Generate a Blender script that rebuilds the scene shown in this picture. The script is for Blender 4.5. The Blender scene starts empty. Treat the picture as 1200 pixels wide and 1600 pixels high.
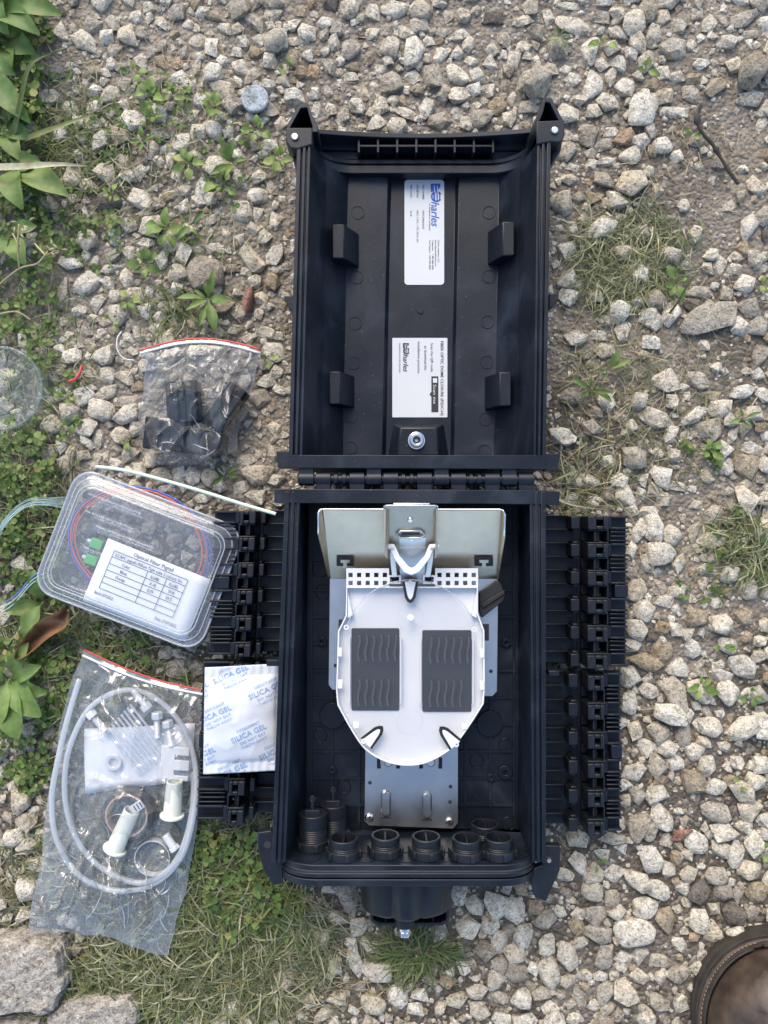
import bpy, bmesh, math, random
import numpy as np
from mathutils import Vector, Matrix, noise
R = math.radians
sc = bpy.context.scene
C = sc.collection

# ------------------------------------------------------------------ camera, sky, sun, exposure
H = 0.70          # camera height over the ground, metres
F = 1200.0        # focal length in photo pixels (photo is 1200 x 1600)
cam_d = bpy.data.cameras.new('camera')
cam_d.sensor_fit = 'HORIZONTAL'; cam_d.sensor_width = 36.0; cam_d.lens = 36.0
cam_d.clip_start = 0.01; cam_d.clip_end = 400
cam = bpy.data.objects.new('camera', cam_d); C.objects.link(cam)
cam.location = (0, 0, H)
sc.camera = cam

SUN_EL, SUN_AZ = 40.0, -15.0      # azimuth: degrees clockwise from +Y (top of the picture)
wd = bpy.data.worlds.new('World'); sc.world = wd; wd.use_nodes = True
wn = wd.node_tree.nodes; wl = wd.node_tree.links
bgn = wn['Background']
sky = wn.new('ShaderNodeTexSky'); sky.sky_type = 'NISHITA'; sky.sun_disc = False
sky.sun_elevation = R(SUN_EL); sky.sun_rotation = R(SUN_AZ)
sky.air_density = 1.0; sky.dust_density = 1.5; sky.ozone_density = 1.0
wl.new(sky.outputs[0], bgn.inputs['Color']); bgn.inputs['Strength'].default_value = 0.15
sl = bpy.data.lights.new('sun', 'SUN'); sl.energy = 1.2; sl.angle = R(40); sl.color = (1.0, 0.93, 0.82)
so = bpy.data.objects.new('sun', sl); C.objects.link(so); so.location = (0.6, 1.2, 3)
sd = Vector((math.sin(R(SUN_AZ)) * math.cos(R(SUN_EL)), math.cos(R(SUN_AZ)) * math.cos(R(SUN_EL)), math.sin(R(SUN_EL))))
so.rotation_euler = sd.to_track_quat('Z', 'Y').to_euler()
sc.view_settings.view_transform = 'Standard'; sc.view_settings.look = 'None'
sc.view_settings.gamma = 1.0; sc.view_settings.use_curve_mapping = False
sc.view_settings.exposure = 1.3
sc.view_settings.use_white_balance = True; sc.view_settings.white_balance_temperature = 7050; sc.view_settings.white_balance_tint = 10
sc.render.engine = 'CYCLES'
sc.cycles.use_denoising = True
sc.cycles.max_bounces = 8; sc.cycles.transparent_max_bounces = 24
sc.cycles.caustics_reflective = False; sc.cycles.caustics_refractive = False

# ------------------------------------------------------------------ helpers
def K(z): return (H - z) / F
def W(px, py, z): return Vector(((px - 600) * K(z), (800 - py) * K(z), z))
def W2(px, py, z): k = K(z); return ((px - 600) * k, (800 - py) * k)
def PX(pts, z): return [W2(x, y, z) for x, y in pts]

WO = {}          # world origin of each object, by name
def tag(o, label=None, cat=None, group=None, kind=None):
    if label: o['label'] = label
    if cat: o['category'] = cat
    if group: o['group'] = group
    if kind: o['kind'] = kind
    return o
def thing(name, loc, label, cat, group=None):
    o = bpy.data.objects.new(name, None); C.objects.link(o)
    o.location = loc; o.empty_display_size = 0.02
    WO[o.name] = Vector(loc)
    return tag(o, label, cat, group)

class MB:
    def __init__(s): s.v = []; s.f = []
    def add(s, vs, fs):
        n = len(s.v); s.v += [tuple(p) for p in vs]; s.f += [tuple(i + n for i in f) for f in fs]; return s
    def box(s, x0, x1, y0, y1, z0, z1):
        return s.add([(x0,y0,z0),(x1,y0,z0),(x1,y1,z0),(x0,y1,z0),(x0,y0,z1),(x1,y0,z1),(x1,y1,z1),(x0,y1,z1)],
                     [(0,3,2,1),(4,5,6,7),(0,1,5,4),(1,2,6,5),(2,3,7,6),(3,0,4,7)])
    def obox(s, c, ux, uy, uz):          # oriented box from a centre and three half-axis vectors
        c, ux, uy, uz = map(Vector, (c, ux, uy, uz)); vs = []
        for k in (-1, 1):
            for a, b in ((-1,-1),(1,-1),(1,1),(-1,1)): vs.append(c + a*ux + b*uy + k*uz)
        return s.add(vs, [(0,3,2,1),(4,5,6,7),(0,1,5,4),(1,2,6,5),(2,3,7,6),(3,0,4,7)])
    def prism(s, pts, z0, z1, top=None):
        a = sum(pts[i][0]*pts[(i+1) % len(pts)][1] - pts[(i+1) % len(pts)][0]*pts[i][1] for i in range(len(pts)))
        if a < 0: pts = pts[::-1]; top = top[::-1] if top else None
        n = len(pts); t = top or pts
        vs = [(x, y, z0) for x, y in pts] + [(x, y, z1) for x, y in t]
        fs = [tuple(range(n - 1, -1, -1)), tuple(range(n, 2*n))] + [(i, (i+1) % n, n + (i+1) % n, n + i) for i in range(n)]
        return s.add(vs, fs)
    def ring(s, outer, inner, z0, z1):   # a frame: outer and inner outlines have the same count
        a = sum(outer[i][0]*outer[(i+1) % len(outer)][1] - outer[(i+1) % len(outer)][0]*outer[i][1] for i in range(len(outer)))
        if a < 0: outer = outer[::-1]; inner = inner[::-1]
        n = len(outer)
        vs = [(x,y,z0) for x,y in outer] + [(x,y,z1) for x,y in outer] + [(x,y,z0) for x,y in inner] + [(x,y,z1) for x,y in inner]
        fs = []
        for i in range(n):
            j = (i+1) % n
            fs += [(i,j,n+j,n+i), (n+i,n+j,3*n+j,3*n+i), (3*n+i,3*n+j,2*n+j,2*n+i), (2*n+i,2*n+j,j,i)]
        return s.add(vs, fs)
    def cyl(s, c, axis, r0, r1, h, n=24, hole=0.0, open_top=False):
        c = Vector(c); ax = Vector(axis).normalized()
        t = Vector((0,0,1)) if abs(ax.z) < 0.9 else Vector((1,0,0))
        u = ax.cross(t).normalized(); v = ax.cross(u)
        def rg(r, d): return [c + ax*d + r*(math.cos(2*math.pi*i/n)*u + math.sin(2*math.pi*i/n)*v) for i in range(n)]
        if hole <= 0:
            vs = rg(r0, 0) + rg(r1, h)
            fs = [tuple(range(n-1,-1,-1)), tuple(range(n,2*n))] + [(i,(i+1)%n,n+(i+1)%n,n+i) for i in range(n)]
            bad = True
        else:
            vs = rg(r0,0) + rg(r1,h) + rg(hole,h) + rg(hole,0)
            fs = []
            for i in range(n):
                j = (i+1) % n
                for q in range(4):
                    a, b = q*n, ((q+1) % 4)*n
                    fs.append((a+i, a+j, b+j, b+i))
        return s.add(vs, fs)
    def tube(s, path, r, n=8, closed=False):
        P = [Vector(p) for p in path]; m = len(P); rings = []
        up = Vector((0,0,1))
        for i in range(m):
            d = (P[(i+1) % m] - P[i-1]) if closed else (P[min(i+1,m-1)] - P[max(i-1,0)])
            d.normalize()
            t = up if abs(d.z) < 0.95 else Vector((1,0,0))
            u = d.cross(t).normalized(); v = u.cross(d)
            rr = r[i] if isinstance(r, (list, tuple)) else r
            rings.append([P[i] + rr*(math.cos(2*math.pi*k/n)*u + math.sin(2*math.pi*k/n)*v) for k in range(n)])
        return s.loft(rings, closed=closed)
    def loft(s, rings, closed=False, cap=True):
        n = len(rings[0]); m = len(rings); vs = [p for r in rings for p in r]; fs = []
        for i in range(m if closed else m-1):
            a, b = i*n, ((i+1) % m)*n
            for k in range(n): fs.append((a+k, a+(k+1)%n, b+(k+1)%n, b+k))
        if cap and not closed: fs += [tuple(range(n-1,-1,-1)), tuple(range((m-1)*n, m*n))]
        return s.add(vs, fs)
    def grid(s, fn, nu, nv):
        vs = [fn(i/nu, j/nv) for j in range(nv+1) for i in range(nu+1)]
        fs = [(j*(nu+1)+i, j*(nu+1)+i+1, (j+1)*(nu+1)+i+1, (j+1)*(nu+1)+i) for j in range(nv) for i in range(nu)]
        return s.add(vs, fs)
    def build(s, name, mat, parent=None, bevel=0, seg=2, smooth=32, solid=0, fix=True):
        P = np.array(s.v); lo, hi = P.min(0), P.max(0)
        o0 = Vector(((lo[0]+hi[0])/2, (lo[1]+hi[1])/2, lo[2]))
        me = bpy.data.meshes.new(name)
        me.from_pydata([tuple(Vector(p) - o0) for p in s.v], [], s.f)
        if fix:
            bm = bmesh.new(); bm.from_mesh(me); bmesh.ops.recalc_face_normals(bm, faces=bm.faces); bm.to_mesh(me); bm.free()
        if smooth:
            me.polygons.foreach_set('use_smooth', [True]*len(me.polygons))
            if smooth < 180: me.set_sharp_from_angle(angle=R(smooth))
        me.materials.append(mat)
        o = bpy.data.objects.new(name, me); C.objects.link(o)
        if parent:
            o.parent = parent; o.location = o0 - WO[parent.name]
        else: o.location = o0
        WO[o.name] = o0
        if solid:
            m = o.modifiers.new('thickness', 'SOLIDIFY'); m.thickness = solid; m.offset = 0
        if bevel:
            m = o.modifiers.new('bevel', 'BEVEL'); m.width = bevel; m.segments = seg; m.limit_method = 'ANGLE'; m.angle_limit = R(40)
        return o

def dup(o, world_pos, parent=None):
    c = o.copy(); C.objects.link(c)
    if parent: c.parent = parent
    p = c.parent
    c.location = Vector(world_pos) - (WO[p.name] if p else Vector((0,0,0)))
    WO[c.name] = Vector(world_pos)
    return c

def lerp(a, b, t): return a + (b - a)*t
def rounded(cx, cy, w, h, r, n=5, rot=0.0):
    pts = []
    for sx, sy, a0 in ((1,1,0),(-1,1,90),(-1,-1,180),(1,-1,270)):
        for i in range(n+1):
            a = R(a0 + 90*i/n); pts.append((sx*(w/2-r)+r*math.cos(a), sy*(h/2-r)+r*math.sin(a)))
    c, s_ = math.cos(rot), math.sin(rot)
    return [(cx + c*x - s_*y, cy + s_*x + c*y) for x, y in pts]
def spline(pts, n=8, closed=False):
    P = [Vector(p) for p in pts]; m = len(P); out = []
    for i in range(m if closed else m-1):
        g = (lambda k: P[k % m]) if closed else (lambda k: P[max(0, min(m-1, k))])
        p0, p1, p2, p3 = g(i-1), g(i), g(i+1), g(i+2)
        for j in range(n):
            t = j/n
            out.append(0.5*((2*p1) + (p2-p0)*t + (2*p0-5*p1+4*p2-p3)*t*t + (3*p1-p0-3*p2+p3)*t**3))
    if not closed: out.append(P[-1])
    return out

def text_into(mb, s, start, dirv, upv, length, cap, shear=0.0, bold=0.0, align='LEFT'):
    """Flat lettering: S starts at START, runs along DIRV for LENGTH metres with capitals CAP metres tall."""
    cu = bpy.data.curves.new('t', 'FONT'); cu.body = s; cu.size = 1.0; cu.resolution_u = 2; cu.shear = shear; cu.offset = bold
    ob = bpy.data.objects.new('t', cu); C.objects.link(ob)
    bpy.context.view_layer.update()
    me = bpy.data.meshes.new_from_object(ob)
    vs = [v.co.copy() for v in me.vertices]; fs = [tuple(p.vertices) for p in me.polygons]
    bpy.data.objects.remove(ob); bpy.data.curves.remove(cu); bpy.data.meshes.remove(me)
    if not vs: return
    x0 = min(v.x for v in vs); x1 = max(v.x for v in vs)
    sx = length/(x1-x0) if length else cap/0.73; sy = cap/0.73
    d, u, o = Vector(dirv), Vector(upv), Vector(start)
    mb.add([o + d*((v.x-x0)*sx) + u*(v.y*sy) for v in vs], fs)

# ------------------------------------------------------------------ materials
def newmat(name):
    m = bpy.data.materials.new(name); m.use_nodes = True
    nt = m.node_tree; return m, nt.nodes, nt.links, nt.nodes['Principled BSDF']
def plain(name, col, rough=0.5, metal=0.0, var=0.15, vscale=40, bump=0.0, bscale=400, spec=0.5, rvar=0.1, subs=0.0, trans=0.0):
    m, N, L, b = newmat(name)
    b.inputs['Base Color'].default_value = (*col, 1); b.inputs['Roughness'].default_value = rough
    b.inputs['Metallic'].default_value = metal; b.inputs['Specular IOR Level'].default_value = spec
    tc = N.new('ShaderNodeTexCoord')
    if var:
        nz = N.new('ShaderNodeTexNoise'); nz.inputs['Scale'].default_value = vscale; nz.inputs['Detail'].default_value = 6
        L.new(tc.outputs['Object'], nz.inputs['Vector'])
        mr = N.new('ShaderNodeMapRange'); mr.inputs['From Min'].default_value = 0.3; mr.inputs['From Max'].default_value = 0.7
        mr.inputs['To Min'].default_value = 1-var; mr.inputs['To Max'].default_value = 1+var
        L.new(nz.outputs['Fac'], mr.inputs['Value'])
        mx = N.new('ShaderNodeVectorMath'); mx.operation = 'SCALE'; mx.inputs[0].default_value = col
        L.new(mr.outputs[0], mx.inputs['Scale']); L.new(mx.outputs[0], b.inputs['Base Color'])
        mr2 = N.new('ShaderNodeMapRange'); mr2.inputs['From Min'].default_value = 0.3; mr2.inputs['From Max'].default_value = 0.7
        mr2.inputs['To Min'].default_value = max(0.02, rough-rvar); mr2.inputs['To Max'].default_value = rough+rvar
        L.new(nz.outputs['Fac'], mr2.inputs['Value']); L.new(mr2.outputs[0], b.inputs['Roughness'])
    if bump:
        n2 = N.new('ShaderNodeTexNoise'); n2.inputs['Scale'].default_value = bscale; n2.inputs['Detail'].default_value = 4
        L.new(tc.outputs['Object'], n2.inputs['Vector'])
        bp = N.new('ShaderNodeBump'); bp.inputs['Strength'].default_value = bump; bp.inputs['Distance'].default_value = 0.001
        L.new(n2.outputs['Fac'], bp.inputs['Height']); L.new(bp.outputs[0], b.inputs['Normal'])
    if subs: b.inputs['Subsurface Weight'].default_value = subs; b.inputs['Subsurface Radius'].default_value = (0.004,0.004,0.004)
    return m
def film(name, tint=(0.95,0.96,0.97), haze=0.06, rough=0.08, bump=0.0, bscale=60, ior=1.5):
    m, N, L, b = newmat(name); N.remove(b)
    out = N['Material Output']
    tr = N.new('ShaderNodeBsdfTransparent'); tr.inputs[0].default_value = (*tint, 1)
    df = N.new('ShaderNodeBsdfDiffuse'); df.inputs[0].default_value = (0.8, 0.83, 0.86, 1)
    gl = N.new('ShaderNodeBsdfGlossy'); gl.inputs['Roughness'].default_value = rough
    lw = N.new('ShaderNodeLayerWeight'); pw = N.new('ShaderNodeMath'); pw.operation = 'POWER'; pw.inputs[1].default_value = 4.0
    fr = N.new('ShaderNodeMath'); fr.operation = 'MULTIPLY_ADD'; f0 = ((ior-1)/(ior+1))**2; fr.inputs[1].default_value = 1-f0; fr.inputs[2].default_value = f0
    L.new(lw.outputs['Facing'], pw.inputs[0]); L.new(pw.outputs[0], fr.inputs[0])
    m1 = N.new('ShaderNodeMixShader'); m1.inputs[0].default_value = haze
    m2 = N.new('ShaderNodeMixShader')
    L.new(tr.outputs[0], m1.inputs[1]); L.new(df.outputs[0], m1.inputs[2])
    L.new(fr.outputs[0], m2.inputs[0]); L.new(m1.outputs[0], m2.inputs[1]); L.new(gl.outputs[0], m2.inputs[2])
    L.new(m2.outputs[0], out.inputs['Surface'])
    if bump:
        tc = N.new('ShaderNodeTexCoord'); nz = N.new('ShaderNodeTexNoise'); nz.inputs['Scale'].default_value = bscale
        nz.inputs['Detail'].default_value = 3; nz.inputs['Distortion'].default_value = 1.5
        L.new(tc.outputs['Object'], nz.inputs['Vector'])
        bp = N.new('ShaderNodeBump'); bp.inputs['Strength'].default_value = bump; bp.inputs['Distance'].default_value = 0.004
        L.new(nz.outputs['Fac'], bp.inputs['Height'])
        L.new(bp.outputs[0], gl.inputs['Normal']); L.new(bp.outputs[0], lw.inputs['Normal'])
    return m
def ramp(N, pts):
    r = N.new('ShaderNodeValToRGB'); e = r.color_ramp.elements
    while len(e) < len(pts): e.new(0.5)
    for i, (p, c) in enumerate(pts): e[i].position = p; e[i].color = (*c, 1)
    return r

M = {}
def black_plastic(name, base, rough, scratch=0.14):
    m, N, L, b = newmat(name)
    tc = N.new('ShaderNodeTexCoord')
    n1 = N.new('ShaderNodeTexNoise'); n1.inputs['Scale'].default_value = 22; n1.inputs['Detail'].default_value = 7; n1.inputs['Distortion'].default_value = 0.8
    mp = N.new('ShaderNodeMapping'); mp.inputs['Scale'].default_value = (1.0, 0.6, 1.0); mp.inputs['Rotation'].default_value = (0, 0, 0.5)
    n2 = N.new('ShaderNodeTexNoise'); n2.inputs['Scale'].default_value = 900; n2.inputs['Detail'].default_value = 4
    L.new(tc.outputs['Object'], n1.inputs['Vector']); L.new(tc.outputs['Object'], mp.inputs['Vector']); L.new(mp.outputs[0], n2.inputs['Vector'])
    r = ramp(N, [(0.3, tuple(c*0.7 for c in base)), (0.52, base), (0.68, tuple(c*1.8 + 0.005 for c in base)), (0.8, tuple(c*2.2 + 0.012 for c in base))])
    L.new(n1.outputs['Fac'], r.inputs[0])
    n3 = N.new('ShaderNodeTexNoise'); n3.inputs['Scale'].default_value = 480; n3.inputs['Detail'].default_value = 2; L.new(tc.outputs['Object'], n3.inputs['Vector'])
    r3 = ramp(N, [(0.70,(0,0,0)),(0.76,(0.5,0.5,0.5))]); L.new(n3.outputs['Fac'], r3.inputs[0])      # dust specks
    mxd = N.new('ShaderNodeMixRGB'); mxd.inputs[2].default_value = (0.16,0.145,0.12,1); L.new(r3.outputs[0], mxd.inputs[0]); L.new(r.outputs[0], mxd.inputs[1])
    L.new(mxd.outputs[0], b.inputs['Base Color'])
    mr = N.new('ShaderNodeMapRange'); mr.inputs['From Min'].default_value = 0.3; mr.inputs['From Max'].default_value = 0.75
    mr.inputs['To Min'].default_value = rough-0.08; mr.inputs['To Max'].default_value = rough+0.14
    L.new(n1.outputs['Fac'], mr.inputs['Value']); L.new(mr.outputs[0], b.inputs['Roughness'])
    bp = N.new('ShaderNodeBump'); bp.inputs['Strength'].default_value = scratch; bp.inputs['Distance'].default_value = 0.0006
    L.new(n2.outputs['Fac'], bp.inputs['Height']); L.new(bp.outputs[0], b.inputs['Normal'])
    b.inputs['Specular IOR Level'].default_value = 0.36
    return m
M['black'] = black_plastic('black_plastic', (0.0050, 0.0085, 0.0155), 0.42)
M['black_dull'] = black_plastic('black_plastic_dull', (0.0068, 0.0095, 0.0150), 0.47)
M['rubber'] = plain('black_rubber', (0.016, 0.016, 0.017), 0.6, bump=0.2)
M['steel'] = plain('galvanised_steel', (0.62, 0.545, 0.44), 0.42, 1.0, var=0.14, vscale=45, bump=0.12, bscale=900, rvar=.05)
M['zinc'] = plain('zinc_plate', (0.56, 0.57, 0.56), 0.34, 1.0, var=0.06, vscale=60, bump=0.10, bscale=1200, rvar=.03)
M['bright'] = plain('bright_metal', (0.75, 0.75, 0.74), 0.22, 1.0, var=0.08)
M['white'] = plain('white_plastic', (0.66, 0.67, 0.68), 0.4, var=0.03, vscale=30, subs=0.05)
M['white_clip'] = plain('white_clip_plastic', (0.80, 0.81, 0.82), 0.45, var=0.02)
M['ivory'] = plain('ivory_plastic', (0.68, 0.69, 0.60), 0.42, var=0.04, subs=0.15)
M['paper'] = plain('paper_white', (0.53, 0.56, 0.61), 0.7, var=0.03, vscale=25, bump=0.05)
M['sticker'] = plain('sticker_white', (0.56, 0.585, 0.60), 0.4, var=0.02, vscale=15)
M['paper_bright'] = plain('bright_paper', (0.74, 0.76, 0.80), 0.7, var=0.02)
M['bolt_metal'] = plain('zinc_bolt', (0.72, 0.73, 0.74), 0.4, 0.35, var=0.08)
M['ink'] = plain('ink_black', (0.02, 0.02, 0.025), 0.6, var=0)
M['ink_blue'] = plain('ink_blue', (0.02, 0.10, 0.42), 0.5, var=0)
M['ink_pale'] = plain('ink_light_blue', (0.17, 0.32, 0.56), 0.8, var=0)
M['grey_dark'] = plain('dark_grey_plastic', (0.014, 0.0145, 0.016), 0.5, var=0.1)
M['grey_mid'] = plain('charcoal_plastic', (0.045, 0.045, 0.048), 0.45, var=0.1)
M['film'] = film('clear_bag_film', haze=0.07, rough=0.05, bump=0.12, bscale=25, ior=1.9)
M['film_thin'] = film('thin_clear_film', haze=0.035, rough=0.06, bump=0.10, bscale=25, ior=1.6)
M['clear'] = film('clear_rigid_plastic', tint=(0.93,0.95,0.97), haze=0.06, rough=0.05, bump=0.1, bscale=20, ior=1.7)
M['cover'] = film('frosted_tray_cover', tint=(0.985,0.985,0.99), haze=0.015, rough=0.10, ior=1.45)
M['clear_edge'] = film('clear_plastic_edge', tint=(0.85,0.88,0.92), haze=0.30, rough=0.10, ior=1.6)
M['glass'] = film('clear_glass', tint=(0.86,0.91,0.89), haze=0.06, rough=0.05, bump=0.25, bscale=70, ior=1.5)
M['tubing'] = film('milky_tubing', tint=(0.88,0.92,0.97), haze=0.34, rough=0.15, ior=1.45)
M['orange'] = plain('orange_fibre', (0.75, 0.16, 0.09), 0.35, var=0)
M['blue'] = plain('blue_fibre', (0.07, 0.16, 0.62), 0.35, var=0)
M['green'] = plain('green_connector', (0.10, 0.52, 0.13), 0.35, var=0.04)
M['zip_red'] = plain('zip_red', (0.55, 0.06, 0.06), 0.4, var=0.05)
M['zip_white'] = plain('zip_pale', (0.66, 0.72, 0.72), 0.35, var=0.05)
M['mint'] = plain('pale_mint_plastic', (0.55, 0.68, 0.56), 0.4, var=0.05)
M['teal_fibre'] = plain('pale_teal_thread', (0.30, 0.44, 0.46), 0.5, var=0.1)
M['tape'] = plain('grey_tape', (0.014, 0.014, 0.018), 0.4, var=0.1)
M['core'] = plain('cardboard_core', (0.36, 0.24, 0.18), 0.8, var=0.15)
M['dirtbit'] = plain('dry_mud', (0.10, 0.085, 0.07), 0.9, var=0.3, bump=0.8)

def stone_mat(name, stops, bump=0.9):
    m, N, L, b = newmat(name)
    tc = N.new('ShaderNodeTexCoord'); geo = N.new('ShaderNodeNewGeometry'); oi = N.new('ShaderNodeObjectInfo')
    ad = N.new('ShaderNodeMath'); ad.operation = 'ADD'; fr = N.new('ShaderNodeMath'); fr.operation = 'FRACT'
    L.new(geo.outputs['Random Per Island'], ad.inputs[0]); L.new(oi.outputs['Random'], ad.inputs[1]); L.new(ad.outputs[0], fr.inputs[0])
    r = ramp(N, stops); L.new(fr.outputs[0], r.inputs[0])
    n1 = N.new('ShaderNodeTexNoise'); n1.inputs['Scale'].default_value = 130; n1.inputs['Detail'].default_value = 8; n1.inputs['Roughness'].default_value = 0.65
    n2 = N.new('ShaderNodeTexNoise'); n2.inputs['Scale'].default_value = 620; n2.inputs['Detail'].default_value = 6; n2.inputs['Roughness'].default_value = 0.7
    vo = N.new('ShaderNodeTexNoise'); vo.inputs['Scale'].default_value = 330; vo.inputs['Detail'].default_value = 4
    for n_ in (n1, n2, vo): L.new(geo.outputs['Position'], n_.inputs['Vector'])
    r1 = ramp(N, [(0.32, (0.42,0.385,0.33)), (0.45, (0.86,0.84,0.80)), (0.58, (1.06,1.05,1.03)), (0.72, (1.30,1.30,1.28))])
    L.new(n1.outputs['Fac'], r1.inputs[0])
    m1 = N.new('ShaderNodeMixRGB'); m1.blend_type = 'MULTIPLY'; m1.inputs[0].default_value = 0.85
    L.new(r.outputs[0], m1.inputs[1]); L.new(r1.outputs[0], m1.inputs[2])
    r2 = ramp(N, [(0.36, (0.50,0.48,0.45)), (0.52, (1.0,1.0,1.0)), (0.66, (1.35,1.35,1.33))]); L.new(n2.outputs['Fac'], r2.inputs[0])
    m2 = N.new('ShaderNodeMixRGB'); m2.blend_type = 'MULTIPLY'; m2.inputs[0].default_value = 0.75
    L.new(m1.outputs[0], m2.inputs[1]); L.new(r2.outputs[0], m2.inputs[2])
    r3 = ramp(N, [(0.34, (0.42,0.39,0.35)), (0.44, (1.0,1.0,1.0)), (0.60, (1.0,1.0,1.0)), (0.68, (1.22,1.22,1.22))]); L.new(vo.outputs['Fac'], r3.inputs[0])
    m3 = N.new('ShaderNodeMixRGB'); m3.blend_type = 'MULTIPLY'; m3.inputs[0].default_value = 0.8
    L.new(m2.outputs[0], m3.inputs[1]); L.new(r3.outputs[0], m3.inputs[2])
    L.new(m3.outputs[0], b.inputs['Base Color']); b.inputs['Roughness'].default_value = 0.88; b.inputs['Specular IOR Level'].default_value = 0.25
    mx = N.new('ShaderNodeMath'); mx.operation = 'MULTIPLY_ADD'; mx.inputs[1].default_value = 2.2
    L.new(n1.outputs['Fac'], mx.inputs[0]); L.new(n2.outputs['Fac'], mx.inputs[2])
    bp = N.new('ShaderNodeBump'); bp.inputs['Strength'].default_value = bump; bp.inputs['Distance'].default_value = 0.0030
    L.new(mx.outputs[0], bp.inputs['Height']); L.new(bp.outputs[0], b.inputs['Normal'])
    return m
M['stone'] = stone_mat('limestone', [(0.0,(0.52,0.465,0.38)),(0.2,(0.66,0.60,0.50)),(0.45,(0.76,0.705,0.595)),(0.6,(0.68,0.645,0.575)),(0.8,(0.66,0.58,0.455)),(0.95,(0.80,0.75,0.655))])
M['stone_dull'] = stone_mat('weathered_limestone', [(0.0,(0.39,0.345,0.28)),(0.5,(0.52,0.47,0.395)),(1.0,(0.46,0.42,0.36))])
M['stone_pale'] = stone_mat('pale_limestone', [(0.0,(0.74,0.69,0.60)),(0.6,(0.80,0.76,0.68)),(1.0,(0.72,0.69,0.63))])
M['stone_beige'] = stone_mat('beige_stone', [(0.0,(0.42,0.34,0.23)),(0.5,(0.46,0.39,0.29)),(1.0,(0.40,0.31,0.21))])
M['stone_orange'] = stone_mat('rusty_stone', [(0.0,(0.50,0.35,0.23)),(1.0,(0.54,0.40,0.29))])
M['stone_red'] = stone_mat('red_brick_chip', [(0.0,(0.36,0.19,0.15)),(1.0,(0.40,0.22,0.18))])
M['stone_pink'] = stone_mat('pinkish_concrete', [(0.0,(0.42,0.36,0.30)),(1.0,(0.42,0.36,0.30))], 1.0)
M['stone_dark'] = stone_mat('dark_clod', [(0.0,(0.17,0.15,0.125)),(1.0,(0.21,0.185,0.16))])
def bands(m):
    N, L = m.node_tree.nodes, m.node_tree.links; b = N['Principled BSDF']; src = b.inputs['Base Color'].links[0].from_socket
    geo = N.new('ShaderNodeNewGeometry'); wv = N.new('ShaderNodeTexWave'); wv.inputs['Scale'].default_value = 26; wv.inputs['Distortion'].default_value = 14; wv.inputs['Detail'].default_value = 4; wv.inputs['Detail Scale'].default_value = 1.5
    mp = N.new('ShaderNodeMapping'); mp.inputs['Rotation'].default_value = (0, 0, R(62)); L.new(geo.outputs['Position'], mp.inputs['Vector']); L.new(mp.outputs[0], wv.inputs['Vector'])
    r = ramp(N, [(0.05,(0.55,0.53,0.50)),(0.3,(1,1,1)),(1.0,(1.08,1.08,1.08))]); L.new(wv.outputs['Fac'], r.inputs[0])
    mx = N.new('ShaderNodeMixRGB'); mx.blend_type = 'MULTIPLY'; mx.inputs[0].default_value = .5; L.new(src, mx.inputs[1]); L.new(r.outputs[0], mx.inputs[2]); L.new(mx.outputs[0], b.inputs['Base Color'])
    bp = N.new('ShaderNodeBump'); bp.inputs['Strength'].default_value = .35; bp.inputs['Distance'].default_value = .003; L.new(wv.outputs['Fac'], bp.inputs['Height'])
    L.new(b.inputs['Normal'].links[0].from_socket, bp.inputs['Normal']); L.new(bp.outputs[0], b.inputs['Normal']); return m
M['slab'] = stone_mat('layered_slab', [(0.0,(0.54,0.50,0.45)),(1.0,(0.57,0.53,0.48))], 1.0)
bands(M['slab'])

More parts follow.
